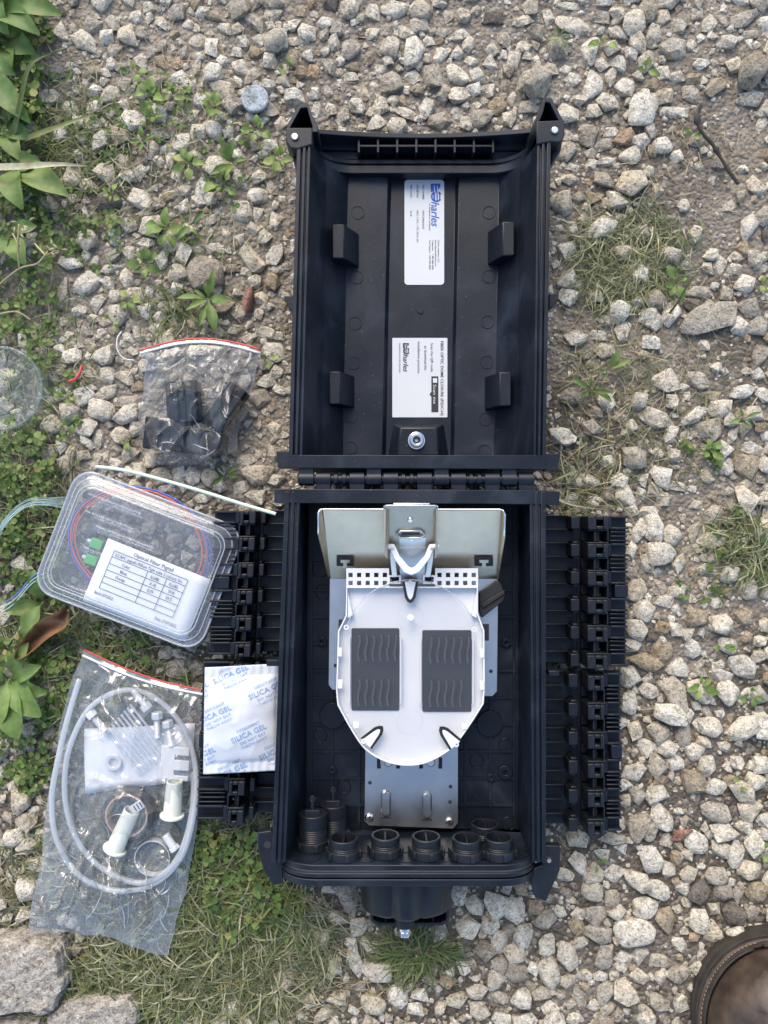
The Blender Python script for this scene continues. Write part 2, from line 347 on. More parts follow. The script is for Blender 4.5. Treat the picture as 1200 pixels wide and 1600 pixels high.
def soil_mat():
    m, N, L, b = newmat('soil')
    geo = N.new('ShaderNodeNewGeometry')
    n0 = N.new('ShaderNodeTexNoise'); n0.inputs['Scale'].default_value = 6; n0.inputs['Detail'].default_value = 5
    n1 = N.new('ShaderNodeTexNoise'); n1.inputs['Scale'].default_value = 90; n1.inputs['Detail'].default_value = 10; n1.inputs['Roughness'].default_value = 0.7
    vo = N.new('ShaderNodeTexVoronoi'); vo.inputs['Scale'].default_value = 260; vo.feature = 'F1'
    vo2 = N.new('ShaderNodeTexVoronoi'); vo2.inputs['Scale'].default_value = 90
    for n_ in (n0, n1, vo, vo2): L.new(geo.outputs['Position'], n_.inputs['Vector'])
    r = ramp(N, [(0.30,(0.048,0.040,0.032)),(0.48,(0.115,0.096,0.076)),(0.62,(0.21,0.18,0.145)),(0.78,(0.34,0.30,0.25))])
    a = N.new('ShaderNodeMath'); a.operation = 'MULTIPLY_ADD'; a.inputs[1].default_value = 0.5; 
    s = N.new('ShaderNodeMath'); s.operation = 'MULTIPLY'; s.inputs[1].default_value = 0.5
    L.new(n1.outputs['Fac'], s.inputs[0]); L.new(n0.outputs['Fac'], a.inputs[0]); L.new(s.outputs[0], a.inputs[2])
    L.new(a.outputs[0], r.inputs[0])
    # paler patches, more of them towards the top of the drive
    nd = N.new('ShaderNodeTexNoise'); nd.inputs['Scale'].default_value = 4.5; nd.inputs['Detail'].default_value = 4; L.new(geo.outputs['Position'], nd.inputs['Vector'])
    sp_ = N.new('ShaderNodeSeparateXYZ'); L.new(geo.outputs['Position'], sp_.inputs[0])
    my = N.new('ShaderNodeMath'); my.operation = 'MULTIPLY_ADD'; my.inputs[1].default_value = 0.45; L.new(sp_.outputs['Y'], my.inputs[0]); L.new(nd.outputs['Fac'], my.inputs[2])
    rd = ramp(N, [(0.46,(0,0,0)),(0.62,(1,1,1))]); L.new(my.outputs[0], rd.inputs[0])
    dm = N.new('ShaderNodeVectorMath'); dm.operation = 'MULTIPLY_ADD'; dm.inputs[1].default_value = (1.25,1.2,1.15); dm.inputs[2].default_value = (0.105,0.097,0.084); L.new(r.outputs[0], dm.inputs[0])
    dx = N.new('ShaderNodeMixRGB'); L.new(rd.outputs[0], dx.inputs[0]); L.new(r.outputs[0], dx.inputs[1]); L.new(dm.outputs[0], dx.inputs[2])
    # scattered pale grit in the soil
    gr = N.new('ShaderNodeMath'); gr.operation = 'GREATER_THAN'; gr.inputs[1].default_value = 0.80
    sx = N.new('ShaderNodeSeparateColor'); L.new(vo.outputs['Color'], sx.inputs[0]); L.new(sx.outputs[0], gr.inputs[0])
    mx = N.new('ShaderNodeMixRGB'); mx.inputs[2].default_value = (0.33,0.30,0.26,1)
    g2 = N.new('ShaderNodeMath'); g2.operation = 'MULTIPLY'; g2.inputs[1].default_value = 0.6; L.new(gr.outputs[0], g2.inputs[0])
    L.new(g2.outputs[0], mx.inputs[0]); L.new(dx.outputs[0], mx.inputs[1]); L.new(mx.outputs[0], b.inputs['Base Color'])
    b.inputs['Roughness'].default_value = 0.95; b.inputs['Specular IOR Level'].default_value = 0.15
    h = N.new('ShaderNodeMath'); h.operation = 'MULTIPLY_ADD'; h.inputs[1].default_value = -0.6
    L.new(vo.outputs['Distance'], h.inputs[0]); L.new(n1.outputs['Fac'], h.inputs[2])
    bp = N.new('ShaderNodeBump'); bp.inputs['Strength'].default_value = 1.0; bp.inputs['Distance'].default_value = 0.005
    L.new(h.outputs[0], bp.inputs['Height']); L.new(bp.outputs[0], b.inputs['Normal'])
    return m
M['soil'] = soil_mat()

def leaf_mat(name, stops, trans=0.25, rough=0.5):
    m, N, L, b = newmat(name)
    geo = N.new('ShaderNodeNewGeometry'); oi = N.new('ShaderNodeObjectInfo')
    ad = N.new('ShaderNodeMath'); ad.operation = 'ADD'; fr = N.new('ShaderNodeMath'); fr.operation = 'FRACT'
    L.new(geo.outputs['Random Per Island'], ad.inputs[0]); L.new(oi.outputs['Random'], ad.inputs[1]); L.new(ad.outputs[0], fr.inputs[0])
    r = ramp(N, stops); L.new(fr.outputs[0], r.inputs[0])
    n1 = N.new('ShaderNodeTexNoise'); n1.inputs['Scale'].default_value = 160; n1.inputs['Detail'].default_value = 5
    L.new(geo.outputs['Position'], n1.inputs['Vector'])
    r1 = ramp(N, [(0.3,(0.7,0.7,0.6)),(0.7,(1.2,1.2,1.1))]); L.new(n1.outputs['Fac'], r1.inputs[0])
    m1 = N.new('ShaderNodeMixRGB'); m1.blend_type = 'MULTIPLY'; m1.inputs[0].default_value = 0.8
    L.new(r.outputs[0], m1.inputs[1]); L.new(r1.outputs[0], m1.inputs[2])
    L.new(m1.outputs[0], b.inputs['Base Color']); b.inputs['Roughness'].default_value = rough; b.inputs['Specular IOR Level'].default_value = 0.35
    n4 = N.new('ShaderNodeTexNoise'); n4.inputs['Scale'].default_value = 70; n4.inputs['Detail'].default_value = 6; L.new(geo.outputs['Position'], n4.inputs['Vector'])
    r4 = ramp(N, [(0.58,(0,0,0)),(0.72,(0.75,0.75,0.75))]); L.new(n4.outputs['Fac'], r4.inputs[0])
    m4 = N.new('ShaderNodeMixRGB'); m4.inputs[2].default_value = (0.26,0.23,0.09,1); L.new(r4.outputs[0], m4.inputs[0]); L.new(m1.outputs[0], m4.inputs[1]); L.new(m4.outputs[0], b.inputs['Base Color'])
    tl = N.new('ShaderNodeBsdfTranslucent'); L.new(m4.outputs[0], tl.inputs[0])
    ms = N.new('ShaderNodeMixShader'); ms.inputs[0].default_value = trans
    L.new(b.outputs[0], ms.inputs[1]); L.new(tl.outputs[0], ms.inputs[2]); L.new(ms.outputs[0], N['Material Output'].inputs['Surface'])
    bp = N.new('ShaderNodeBump'); bp.inputs['Strength'].default_value = 0.4; bp.inputs['Distance'].default_value = 0.0008
    L.new(n1.outputs['Fac'], bp.inputs['Height']); L.new(bp.outputs[0], b.inputs['Normal'])
    return m
M['leaf'] = leaf_mat('weed_leaf', [(0.0,(0.12,0.19,0.05)),(0.4,(0.16,0.245,0.07)),(0.75,(0.205,0.29,0.085)),(1.0,(0.26,0.31,0.10))])
M['leaf_dark'] = leaf_mat('plantain_leaf', [(0.0,(0.10,0.18,0.05)),(0.5,(0.14,0.225,0.065)),(1.0,(0.18,0.255,0.08))])
M['mat'] = leaf_mat('low_weeds', [(0.0,(0.05,0.095,0.022)),(0.4,(0.085,0.145,0.035)),(0.75,(0.13,0.20,0.05)),(0.93,(0.19,0.25,0.075)),(1.0,(0.32,0.27,0.12))])
M['grass'] = leaf_mat('grass_blades', [(0.0,(0.09,0.11,0.045)),(0.35,(0.145,0.165,0.075)),(0.6,(0.22,0.235,0.125)),(0.8,(0.36,0.35,0.23)),(1.0,(0.50,0.47,0.36))])
M['grass_green'] = leaf_mat('green_grass', [(0.0,(0.07,0.105,0.03)),(0.6,(0.12,0.165,0.055)),(1.0,(0.20,0.23,0.09))])
M['straw'] = leaf_mat('dry_straw', [(0.0,(0.30,0.24,0.15)),(0.5,(0.45,0.38,0.26)),(1.0,(0.20,0.15,0.10))], 0.1, 0.7)
M['brownleaf'] = leaf_mat('dead_leaf', [(0.0,(0.22,0.11,0.065)),(1.0,(0.26,0.13,0.08))], 0.15, 0.6)
#=== PART2
# ------------------------------------------------------------------ ground
rng = random.Random(7)
def ground_z(x, y):
    return 0.0035*noise.noise(Vector((x*9, y*9, 0))) + 0.0022*noise.noise(Vector((x*34, y*34, 3))) + 0.001*noise.noise(Vector((x*110, y*110, 5))) - 0.002
def axis_coords(half, step, far):
    a = list(np.arange(-half, half + step/2, step)); d = step
    while a[-1] < far:
        d *= 1.5; a.append(a[-1] + d); a.insert(0, a[0] - d)
    return a
xs = axis_coords(0.55, 0.005, 150); ys = axis_coords(0.65, 0.005, 150)
gm = MB()
gm.v = [(x, y, ground_z(x, y)) for y in ys for x in xs]
nx = len(xs)
gm.f = [(j*nx+i, j*nx+i+1, (j+1)*nx+i+1, (j+1)*nx+i) for j in range(len(ys)-1) for i in range(nx-1)]
me = bpy.data.meshes.new('ground'); me.from_pydata(gm.v, [], gm.f)
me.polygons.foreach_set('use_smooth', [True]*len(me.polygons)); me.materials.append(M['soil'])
ground = bpy.data.objects.new('ground', me); C.objects.link(ground); tag(ground, kind='structure'); WO['ground'] = Vector((0,0,0))

# ------------------------------------------------------------------ stones
def stone_mesh(seed, npts, bev, jag=0.22):
    r = random.Random(seed); bm = bmesh.new()
    for i in range(npts):
        z = 1 - 2*(i + 0.5)/npts; a = i*2.39996 + r.uniform(-0.5, 0.5); q = math.sqrt(max(0, 1 - z*z))
        s = r.uniform(1 - jag*1.6, 1 + jag)
        bm.verts.new((q*math.cos(a)*s, q*math.sin(a)*s, max(-0.75, min(0.72, z*r.uniform(0.8, 1.15)))))
    res = bmesh.ops.convex_hull(bm, input=bm.verts)
    for v in [v for v in bm.verts if not v.link_faces]: bm.verts.remove(v)
    bmesh.ops.dissolve_limit(bm, angle_limit=R(14), verts=bm.verts, edges=bm.edges)
    if bev:
        bmesh.ops.bevel(bm, geom=list(bm.edges), offset=bev, segments=1, affect='EDGES', clamp_overlap=True)
    bmesh.ops.triangulate(bm, faces=bm.faces)
    xs_ = [v.co.x for v in bm.verts]; ys_ = [v.co.y for v in bm.verts]
    sx, sy = 2/(max(xs_)-min(xs_)), 2/(max(ys_)-min(ys_)); mx_, my_ = (max(xs_)+min(xs_))/2, (max(ys_)+min(ys_))/2
    for v in bm.verts: v.co.x = (v.co.x-mx_)*sx; v.co.y = (v.co.y-my_)*sy
    m = bpy.data.meshes.new('stone'); bm.to_mesh(m); bm.free()
    m.polygons.foreach_set('use_smooth', [True]*len(m.polygons)); m.set_sharp_from_angle(angle=R(26))
    return m
STONES = [stone_mesh(100+i, 13 + i % 12, 0.03 if i % 3 else 0.10, 0.28 if i % 3 else 0.16) for i in range(54)]
LOWS = []
for i in range(30):
    m_ = stone_mesh(500+i, 10 + i % 6, 0)
    co = np.array([v.co[:] for v in m_.vertices]); fa = np.array([p.vertices[:] for p in m_.polygons]); LOWS.append((co, fa)); bpy.data.meshes.remove(m_)

# the stones as they lie: (zoom origin x, y, scale), then (cx, cy, length, width, angle, tone)
# tones: '' limestone, d dull, p pale, b beige, o rusty, r red, k dark
SETS = [
 ((0,0,.375), [(340,155,115,75,-45),(375,285,85,65,0,'b'),(210,280,90,70,10,'d'),(280,435,75,70,0),(380,365,75,50,30),(445,375,90,80,-20),(380,430,80,55,15),(510,420,60,70,60),(505,330,75,60,80),(460,85,65,62,0),(550,50,70,64,90),(665,75,75,45,-40),(615,60,60,35,90),(580,245,80,60,100),(500,265,65,40,0),(660,245,75,60,0,'b'),(730,245,62,58,0,'o'),(810,150,80,75,0),(770,80,55,50,0),(740,310,85,65,20,'p'),(620,330,100,60,-10),(795,345,60,40,80),(835,400,80,65,30),(765,435,85,70,90),(700,435,50,40,0),(700,385,42,40,0),(920,360,120,75,-20),(1040,305,80,65,45),(995,260,85,65,-15),(925,235,60,55,0),(875,185,85,66,100),(1000,150,65,60,0),(930,100,70,50,-10),(895,50,100,45,-10,'b'),(1055,200,65,60,40,'b'),(1070,145,60,58,0),(1145,145,100,85,0),(1120,235,75,68,50),(1060,75,100,60,-30),(815,265,80,40,75),(985,200,60,50,0),(1110,345,60,55,0),(1175,325,60,50,0),(485,555,100,72,-20,'b'),(660,545,80,60,0,'d'),(820,545,85,66,60),(885,525,92,70,-45),(970,635,100,45,5),(1115,590,90,60,10),(800,635,70,50,10),(680,610,60,48,45),(655,660,50,50,0),(705,655,90,48,80),(730,715,66,52,-45),(755,780,65,58,60),(835,770,110,62,75),(585,815,115,85,-30),(430,815,120,110,0,'k'),(425,700,110,76,-35),(355,755,85,60,-10),(595,880,75,30,5),(520,925,80,65,-20),(625,930,120,85,20),(575,700,75,58,60),(875,905,85,42,25),(1000,870,115,96,-60),(1070,800,95,65,5),(1180,815,80,70,-20),(1145,905,85,66,-60),(1070,885,65,50,90),(1045,945,65,60,30),(940,965,55,34,-70),(890,1030,80,62,-25),(760,1050,90,62,70),(665,1065,95,58,80),(520,1040,70,58,-20),(730,1135,85,75,40),(1040,1065,140,76,-55),(1145,1055,100,72,40),(1170,1185,95,88,0),(345,1165,125,86,35),(450,1110,90,45,15),(435,1170,65,60,0),(520,1150,95,62,-65),(285,1090,110,58,-15),(250,1215,140,55,80,'d'),(480,1305,95,88,0),(315,1290,75,48,30),(380,1320,60,40,0),(470,1225,60,50,90),(600,1000,70,58,0),(990,1290,90,66,-45),(1110,1270,60,45,0),(1165,1280,70,50,90),(670,1270,60,54,90),(820,1035,60,34,0),(85,810,125,62,20),(615,1210,50,44,90),(660,1180,60,40,0),(960,1110,70,40,0,'d'),(1020,1125,50,40,0),(600,1290,80,66,90)]),
 ((400,0,.375), [(185,25,75,52,0,'b'),(245,45,50,40,0),(55,235,75,62,90),(150,230,80,62,90,'b'),(185,280,60,58,0,'b'),(235,285,85,55,90,'o'),(210,220,55,52,0),(155,385,88,82,0),(45,345,70,58,0),(110,275,60,45,0),(150,155,65,45,0),(340,290,55,40,0),(395,305,70,45,15),(400,265,60,38,0,'b'),(300,255,80,62,-30,'d'),(290,80,80,58,0),(340,105,72,66,0,'d'),(395,190,86,78,90,'d'),(480,125,72,56,60),(540,105,65,54,0,'d'),(585,20,135,68,0),(565,175,86,76,60),(655,200,132,86,72,'p'),(550,240,50,44,0),(520,280,60,54,90),(650,305,92,60,5),(775,215,88,62,70),(720,155,60,48,0),(775,120,55,50,0),(840,215,56,46,45),(850,130,92,48,10),(870,40,70,64,90),(1040,140,84,64,-40,'d'),(900,245,65,48,0),(835,300,112,68,-40),(930,300,82,72,-30),(965,365,65,54,0),(845,385,95,72,-30),(1075,240,80,58,90),(1135,220,45,38,0),(1110,75,85,45,20),(1170,110,72,68,0,'d'),(1070,400,70,44,90),(1135,430,90,58,15),(1060,480,76,62,90),(1040,340,80,40,80,'d'),(945,480,112,76,0,'d'),(875,505,68,56,-60),(770,490,122,88,0,'d'),(710,445,92,66,80),(785,370,100,58,70,'d'),(625,460,96,48,-25),(590,505,90,74,10),(500,490,92,64,20),(515,420,82,70,-60),(415,425,76,72,0),(365,455,76,68,60),(445,370,76,54,-60),(345,335,42,38,0),(250,440,80,48,85),(310,440,60,58,0),(275,510,45,40,0),(575,400,60,52,-60),(670,360,60,54,0,'d'),(245,370,62,58,0),(300,370,60,40,-70),(480,455,50,48,0),(715,230,50,44,0),(440,60,60,45,20,'d'),(990,60,90,60,10,'k')]),
 ((800,0,.33333), [(265,10,110,35,0),(60,75,90,58,20),(175,55,82,52,-60),(295,95,170,74,-15),(435,55,95,72,0,'d'),(510,40,92,82,0),(650,25,100,92,-45,'d'),(720,65,112,72,70),(605,175,116,78,-70),(680,145,112,72,75),(510,135,106,58,-20),(375,205,150,78,75),(480,195,80,72,40),(770,205,130,84,-25),(855,195,65,52,40),(820,65,75,64,0),(790,105,70,54,-20),(935,95,96,62,60),(1100,65,150,72,30,'d'),(1140,140,130,45,5),(895,285,86,60,5,'p'),(640,265,112,80,75),(715,320,92,66,-15),(785,345,82,58,15),(120,350,155,135,-20,'d'),(295,345,86,78,0),(395,380,142,88,75,'p'),(470,345,96,58,70),(540,390,96,88,0),(460,460,112,78,-15),(775,510,142,55,-5,'p'),(735,430,84,76,0),(855,425,100,78,-60,'d'),(960,395,118,72,25,'b'),(1135,440,112,82,-10),(1190,570,92,60,80),(210,430,86,74,-20),(80,490,106,58,10),(270,515,112,98,-30),(20,265,70,58,90),(190,300,76,68,0),(255,305,60,50,0),(540,625,112,74,5,'o'),(620,650,96,74,0),(725,655,96,86,-20,'p'),(570,715,112,78,25),(365,615,112,96,80,'d'),(435,665,86,54,15),(450,745,100,48,0),(380,750,70,58,90),(290,770,65,45,-10),(220,775,60,58,0),(195,860,100,58,90),(270,830,86,54,15),(440,830,115,76,-45,'d'),(580,840,152,124,0),(1095,780,52,44,20),(1155,870,110,72,-50),(1075,920,82,48,80,'d'),(1030,955,80,50,20),(1120,1050,160,76,55),(430,1060,152,112,50),(290,1060,80,58,-60),(235,1160,132,108,-40,'d'),(270,1375,96,88,0),(755,1180,116,98,-45,'d'),(990,1230,96,58,70),(930,1250,65,60,0),(1060,1245,82,74,0),(1150,1200,90,74,-30),(1105,1320,98,92,0),(900,1360,122,78,10,'d'),(865,1425,96,78,-10,'k'),(770,1300,60,44,80),(690,1390,102,88,0,'d'),(655,1465,98,76,0),(760,1465,112,78,60),(620,1070,92,68,0,'d'),(1180,1250,72,58,0),(445,940,62,58,0),(690,880,70,50,-70),(570,300,75,60,0,'k'),(745,245,62,45,-15,'o'),(360,845,46,34,-15,'o')]),
 ((850,450,.29167), [(150,30,105,92,60),(330,155,102,86,0,'d'),(305,240,118,68,0),(435,215,128,82,70),(180,260,122,88,10),(340,330,122,86,-20),(240,335,92,78,0,'d'),(590,155,140,102,-40),(595,280,112,88,5,'p'),(615,50,118,108,0,'d'),(700,100,100,78,80),(815,85,112,92,-10,'k'),(1120,95,132,108,0,'d'),(1170,370,145,85,70,'d'),(860,15,130,58,0),(665,500,142,128,20),(840,490,132,92,-20,'d'),(885,575,142,56,-5,'b'),(1080,550,148,78,20),(700,600,96,86,-40),(615,695,202,106,-15),(805,685,182,76,25),(965,630,138,108,40),(910,760,156,130,20,'d'),(1150,670,112,98,0),(1085,755,92,78,60,'d'),(350,600,118,92,-50),(290,660,88,74,0,'d'),(160,570,132,88,0,'d'),(110,790,152,92,-10),(500,905,158,126,-30,'d'),(620,880,82,74,0),(710,900,92,78,-30),(640,1010,124,114,-20,'p'),(540,1030,80,68,90),(730,1060,102,58,0),(405,1030,104,96,0,'p'),(215,1030,192,78,-8),(645,1130,98,82,-20),(1110,955,152,136,0,'b'),(1140,860,112,88,-20),(1000,950,112,96,60),(1095,1130,155,108,-45),(1000,1090,72,58,0),(925,1215,124,106,0),(815,1310,118,72,65),(610,1300,200,112,-70,'p'),(525,1300,132,82,80),(705,1330,112,104,-30),(650,1430,152,128,0),(560,1485,132,68,-60),(735,1480,112,74,75),(910,1350,152,92,10),(885,1450,112,48,0),(870,1510,82,68,0),(475,1400,112,58,80),(60,1010,92,58,0,'d'),(60,1100,82,78,0,'d'),(265,740,112,88,-30,'d'),(480,1190,82,78,0),(570,1195,112,58,10),(830,1160,72,58,0),(1050,1200,95,86,0,'d'),(700,780,110,85,40),(420,690,110,60,10,'d'),(1020,790,110,50,75)]),
 ((850,1000,.375), [(430,95,150,72,-20,'b'),(575,120,98,78,-10),(750,155,92,58,-15,'p'),(845,115,132,92,-25),(375,165,102,92,80),(450,220,92,68,-15),(365,270,102,70,80),(570,240,172,100,-55),(395,390,86,68,-60),(430,455,84,70,-30),(595,395,132,68,85,'d'),(710,375,102,88,0),(845,380,152,92,20),(640,480,88,74,-10),(690,535,94,86,40),(480,530,112,78,-60),(385,565,112,74,20),(560,520,82,74,60),(630,600,128,100,-40,'b'),(730,625,106,74,-10),(845,645,122,88,-15),(900,600,84,76,0),(725,730,138,82,-15,'d'),(870,725,102,88,60),(480,655,98,82,15),(505,760,128,78,-55),(400,785,132,88,60,'d'),(390,655,82,68,-30,'d'),(445,800,92,76,70,'d'),(770,820,116,84,0),(755,890,92,68,-20),(810,915,102,68,75),(895,865,102,92,60),(610,910,52,48,0),(570,870,50,44,0,'b'),(535,975,82,64,-80),(595,1055,72,68,0),(410,1020,155,76,-35),(490,1055,104,76,-20),(440,1140,112,88,0),(300,985,86,68,-30),(160,945,114,70,-50),(75,830,102,68,0),(145,840,94,86,-40),(290,835,122,54,5),(245,900,66,54,0),(325,880,55,45,0,'p'),(670,1075,112,98,60,'k'),(735,1000,102,74,0,'d'),(880,975,98,78,0),(900,1065,96,78,60,'b'),(825,1070,102,58,80,'d'),(765,1070,86,74,-30,'d'),(800,1170,108,86,-20,'k'),(875,1150,82,58,70,'d'),(660,1190,118,92,-60),(525,1195,112,82,-70,'b'),(575,1280,74,56,-40),(730,1245,92,76,60),(665,1330,56,44,60),(395,1245,176,114,0,'p'),(220,1155,98,92,40,'d'),(310,1155,92,68,10),(235,1245,112,84,0,'d'),(145,1210,78,72,0,'b'),(345,1180,62,44,10,'d'),(105,1340,132,82,-75),(30,1405,132,88,-75),(20,1280,102,68,85),(155,1280,72,58,50),(265,1340,112,78,60,'d'),(340,1345,76,62,-15),(410,1340,76,62,80),(490,1345,92,64,10),(405,1415,92,62,-15),(325,1375,60,48,0),(575,1410,112,72,10,'d'),(350,1495,118,86,-45),(485,1525,94,66,-40,'d'),(110,1440,76,64,10),(160,1515,106,54,-70,'d'),(260,1490,112,68,60,'d'),(215,1535,60,50,0),(30,1560,82,68,0),(130,1590,82,48,10),(50,1045,94,76,50),(95,1060,52,46,0,'d'),(70,1140,60,50,0),(290,1095,92,68,70,'d')]),
 ((400,1280,.41667), [(350,310,142,76,-65,'d'),(380,420,86,74,40),(370,555,112,62,-75),(455,590,116,74,-10),(430,495,102,58,-30),(355,480,52,48,0),(290,565,62,58,0),(300,390,92,58,-15),(535,690,94,76,-60),(600,730,72,58,20),(615,675,72,54,0),(820,335,88,72,-20),(905,335,114,80,-60),(965,355,106,84,-30),(1090,395,94,86,0,'d'),(915,480,96,62,80),(1010,450,94,72,60),(970,525,104,76,-20),(985,600,106,84,-50,'d'),(905,630,94,66,70),(835,670,88,64,15),(910,690,96,48,-10),(840,740,84,68,-40),(755,700,92,58,20),(690,725,60,40,70),(690,440,72,58,30,'d'),(760,290,92,58,75),(865,520,84,76,0,'d'),(270,275,60,45,30),(660,620,70,40,-20,'d'),(300,690,75,45,10),(200,700,70,50,-40),(250,745,80,50,20),(20,730,70,50,0)]),
 ((0,500,.36667), [(165,130,72,58,0),(290,150,102,68,30),(240,120,62,48,20),(315,95,65,45,0),(380,110,78,48,-60),(435,135,102,88,60),(540,65,62,48,-30),(585,50,82,54,-60),(655,35,62,54,0),(635,70,46,38,0),(380,230,88,54,-50),(515,240,98,58,-10),(560,215,46,34,70),(610,190,62,58,0),(450,305,112,62,40),(345,320,98,82,15,'p'),(420,380,126,88,-20),(525,400,122,78,20),(540,345,122,48,0,'d'),(210,440,94,82,0),(145,480,152,108,-10,'k'),(110,555,98,54,-10),(195,560,88,76,30),(255,525,86,54,-80),(345,575,62,48,20),(410,510,92,54,90),(360,520,82,48,-60),(505,490,92,80,0),(490,615,72,48,-20),(540,575,86,68,60),(445,580,46,34,90),(410,590,52,38,80),(265,610,102,74,70),(640,600,92,76,-40),(680,665,96,80,0,'d'),(760,660,86,78,80),(815,660,84,76,-60),(840,715,62,48,0),(595,640,84,58,-60),(890,670,92,78,-70),(930,705,62,58,0),(1020,710,96,60,30,'p'),(1090,660,142,88,0),(1040,595,98,58,20),(1080,755,92,64,0),(1130,255,88,62,0),(1100,330,102,88,0,'d'),(1170,215,82,58,60),(1165,465,78,64,-20),(1160,130,96,86,0),(930,45,62,50,0),(1000,30,82,58,20),(1125,45,92,48,-10),(1050,70,62,48,-30),(590,370,62,48,80),(570,470,82,58,70),(540,640,70,50,0),(700,715,80,50,10)]),
 ((0,1250,.375), [(90,100,98,80,-20),(40,175,108,90,60),(95,210,90,70,20),(165,160,78,68,0),(120,290,84,70,20),(15,510,62,48,80),(20,80,60,50,0,'d')]),
 ((20,1000,.36667), [(700,130,112,88,0,'d'),(650,55,80,60,20,'d'),(780,130,80,70,50,'d'),(610,-10,80,60,0,'d'),(130,850,60,50,0),(690,60,60,40,0)]),
]
TONE = {'': 'stone', 'd': 'stone_dull', 'p': 'stone_pale', 'b': 'stone_beige', 'o': 'stone_orange', 'r': 'stone_red', 'k': 'stone_dark'}
# footprints nothing tall may stand in (photo pixels): the closure, the flaps, the bags and the case
def under_closure(x, y): return (436 < x < 880 and 190 < y < 1392) or (560 < x < 710 and y < 1455 and y > 1380)
FLAT_ZONES = [(300,790,440,1300),(850,790,990,1312),(40,1010,330,1495),(45,725,385,1030),(212,525,412,735),(0,535,75,680)]
def flat_zone(x, y): return any(a < x < c and b < y < d for a, b, c, d in FLAT_ZONES)
def slab_zone(x, y): return (x < 105 and y > 1462) or (x < 225 and y > 1545) or ((x-1200)/125)**2 + ((y-1610)/145)**2 < 1
stones = []      # px, py, half length, half width (metres), angle, tone
for (ox, oy, s), lst in SETS:
    for it in lst:
        cx, cy, l, w, a = it[:5]; t = it[5] if len(it) > 5 else ''
        x, y = ox + cx*s, oy + cy*s
        if under_closure(x, y) or slab_zone(x, y): continue
        stones.append((x, y, l*s/2*K(0.006)*1.04, w*s/2*K(0.006)*1.04, a, t))
# fill the gaps with smaller ones
cell = {}
def put(x, y, r): cell.setdefault((int(x//40), int(y//40)), []).append((x, y, r))
def clear_at(x, y, r, f=0.76):
    for i in (-1,0,1):
        for j in (-1,0,1):
            for (a, b, q) in cell.get((int(x//40)+i, int(y//40)+j), []):
                if (a-x)**2 + (b-y)**2 < (f*(q+r))**2: return False
    return True
for (x, y, a, b, _, _) in stones: put(x, y, (a+b)/2/K(0.006))
def bare(x, y):    # how bare of stones a spot is, 0 to 1
    v = 0.0
    for (cx, cy, rx, ry, q) in [(1000,400,120,100,.9),(1090,320,100,80,.97),(1130,230,80,80,.9),(930,570,70,110,.93),(1060,550,120,80,.92),(950,700,100,80,.85),(1080,760,90,60,.6),(1060,1250,150,60,.5),(920,1330,60,60,.7),(970,1500,120,60,.6),(1130,960,90,60,.5),(480,1540,130,80,.6),
                                (330,1450,170,110,.95),(250,1540,170,60,.95),(40,150,70,200,.95),(50,380,70,130,.9),(30,480,40,60,.9),(50,760,80,90,.95),(50,960,90,110,.97),
                                (200,1040,90,40,.95),(380,1330,70,60,.9),(1165,840,55,60,.7),(230,240,90,60,.55),(1000,1370,90,70,.5),(740,20,70,40,.5),(650,1490,60,50,.9)]:
        d = ((x-cx)/rx)**2 + ((y-cy)/ry)**2
        if d < 1.3: v = max(v, q*min(1, 1.9 - 1.4*d))
    return max(0, v)
fill = []
for (n, r0, r1) in ((9000, 11, 20), (14000, 6.5, 12), (16000, 4, 7.5), (42000, 1.6, 4.0)):
    for _ in range(n):
        x, y = rng.uniform(-420, 1620), rng.uniform(-420, 2020)
        inside = -60 < x < 1260 and -60 < y < 1660
        r = rng.uniform(r0, r1)
        if (under_closure(x, y) and r > 8) or slab_zone(x, y): continue
        if r > 13 and flat_zone(x, y): continue
        if rng.random() < bare(x, y)*(1.0 if r > 4 else 0.7): continue
        if not clear_at(x, y, r): continue
        put(x, y, r)
        t = rng.choices(['', 'd', 'p', 'b', 'o', 'k'], [64, 16, 10, 9, 0.5, 1])[0]
        asp = rng.uniform(0.68, 1.0)
        fill.append((x, y, r*K(0.004)/math.sqrt(asp), r*K(0.004)*math.sqrt(asp), rng.uniform(0, 180), t))
for _ in range(9000):      # the drive goes on outside the picture, thinning out
    x, y = rng.gauss(600, 1300), rng.gauss(800, 1300)
    if -400 < x < 1600 and -400 < y < 2000: continue
    r = rng.uniform(7, 22); asp = rng.uniform(0.68, 1.0)
    if clear_at(x, y, r):
        put(x, y, r); fill.append((x, y, r*K(0.004)/math.sqrt(asp), r*K(0.004)*math.sqrt(asp), rng.uniform(0, 180), rng.choices(['', 'd', 'p', 'b', 'k'], [60, 22, 6, 9, 2])[0]))
allst = stones + fill
inview = sorted([s for s in allst if -15 < s[0] < 1215 and -15 < s[1] < 1615], key=lambda s: -s[2]*s[3])
big = set(id(s) for s in inview[:300])
acc = {}
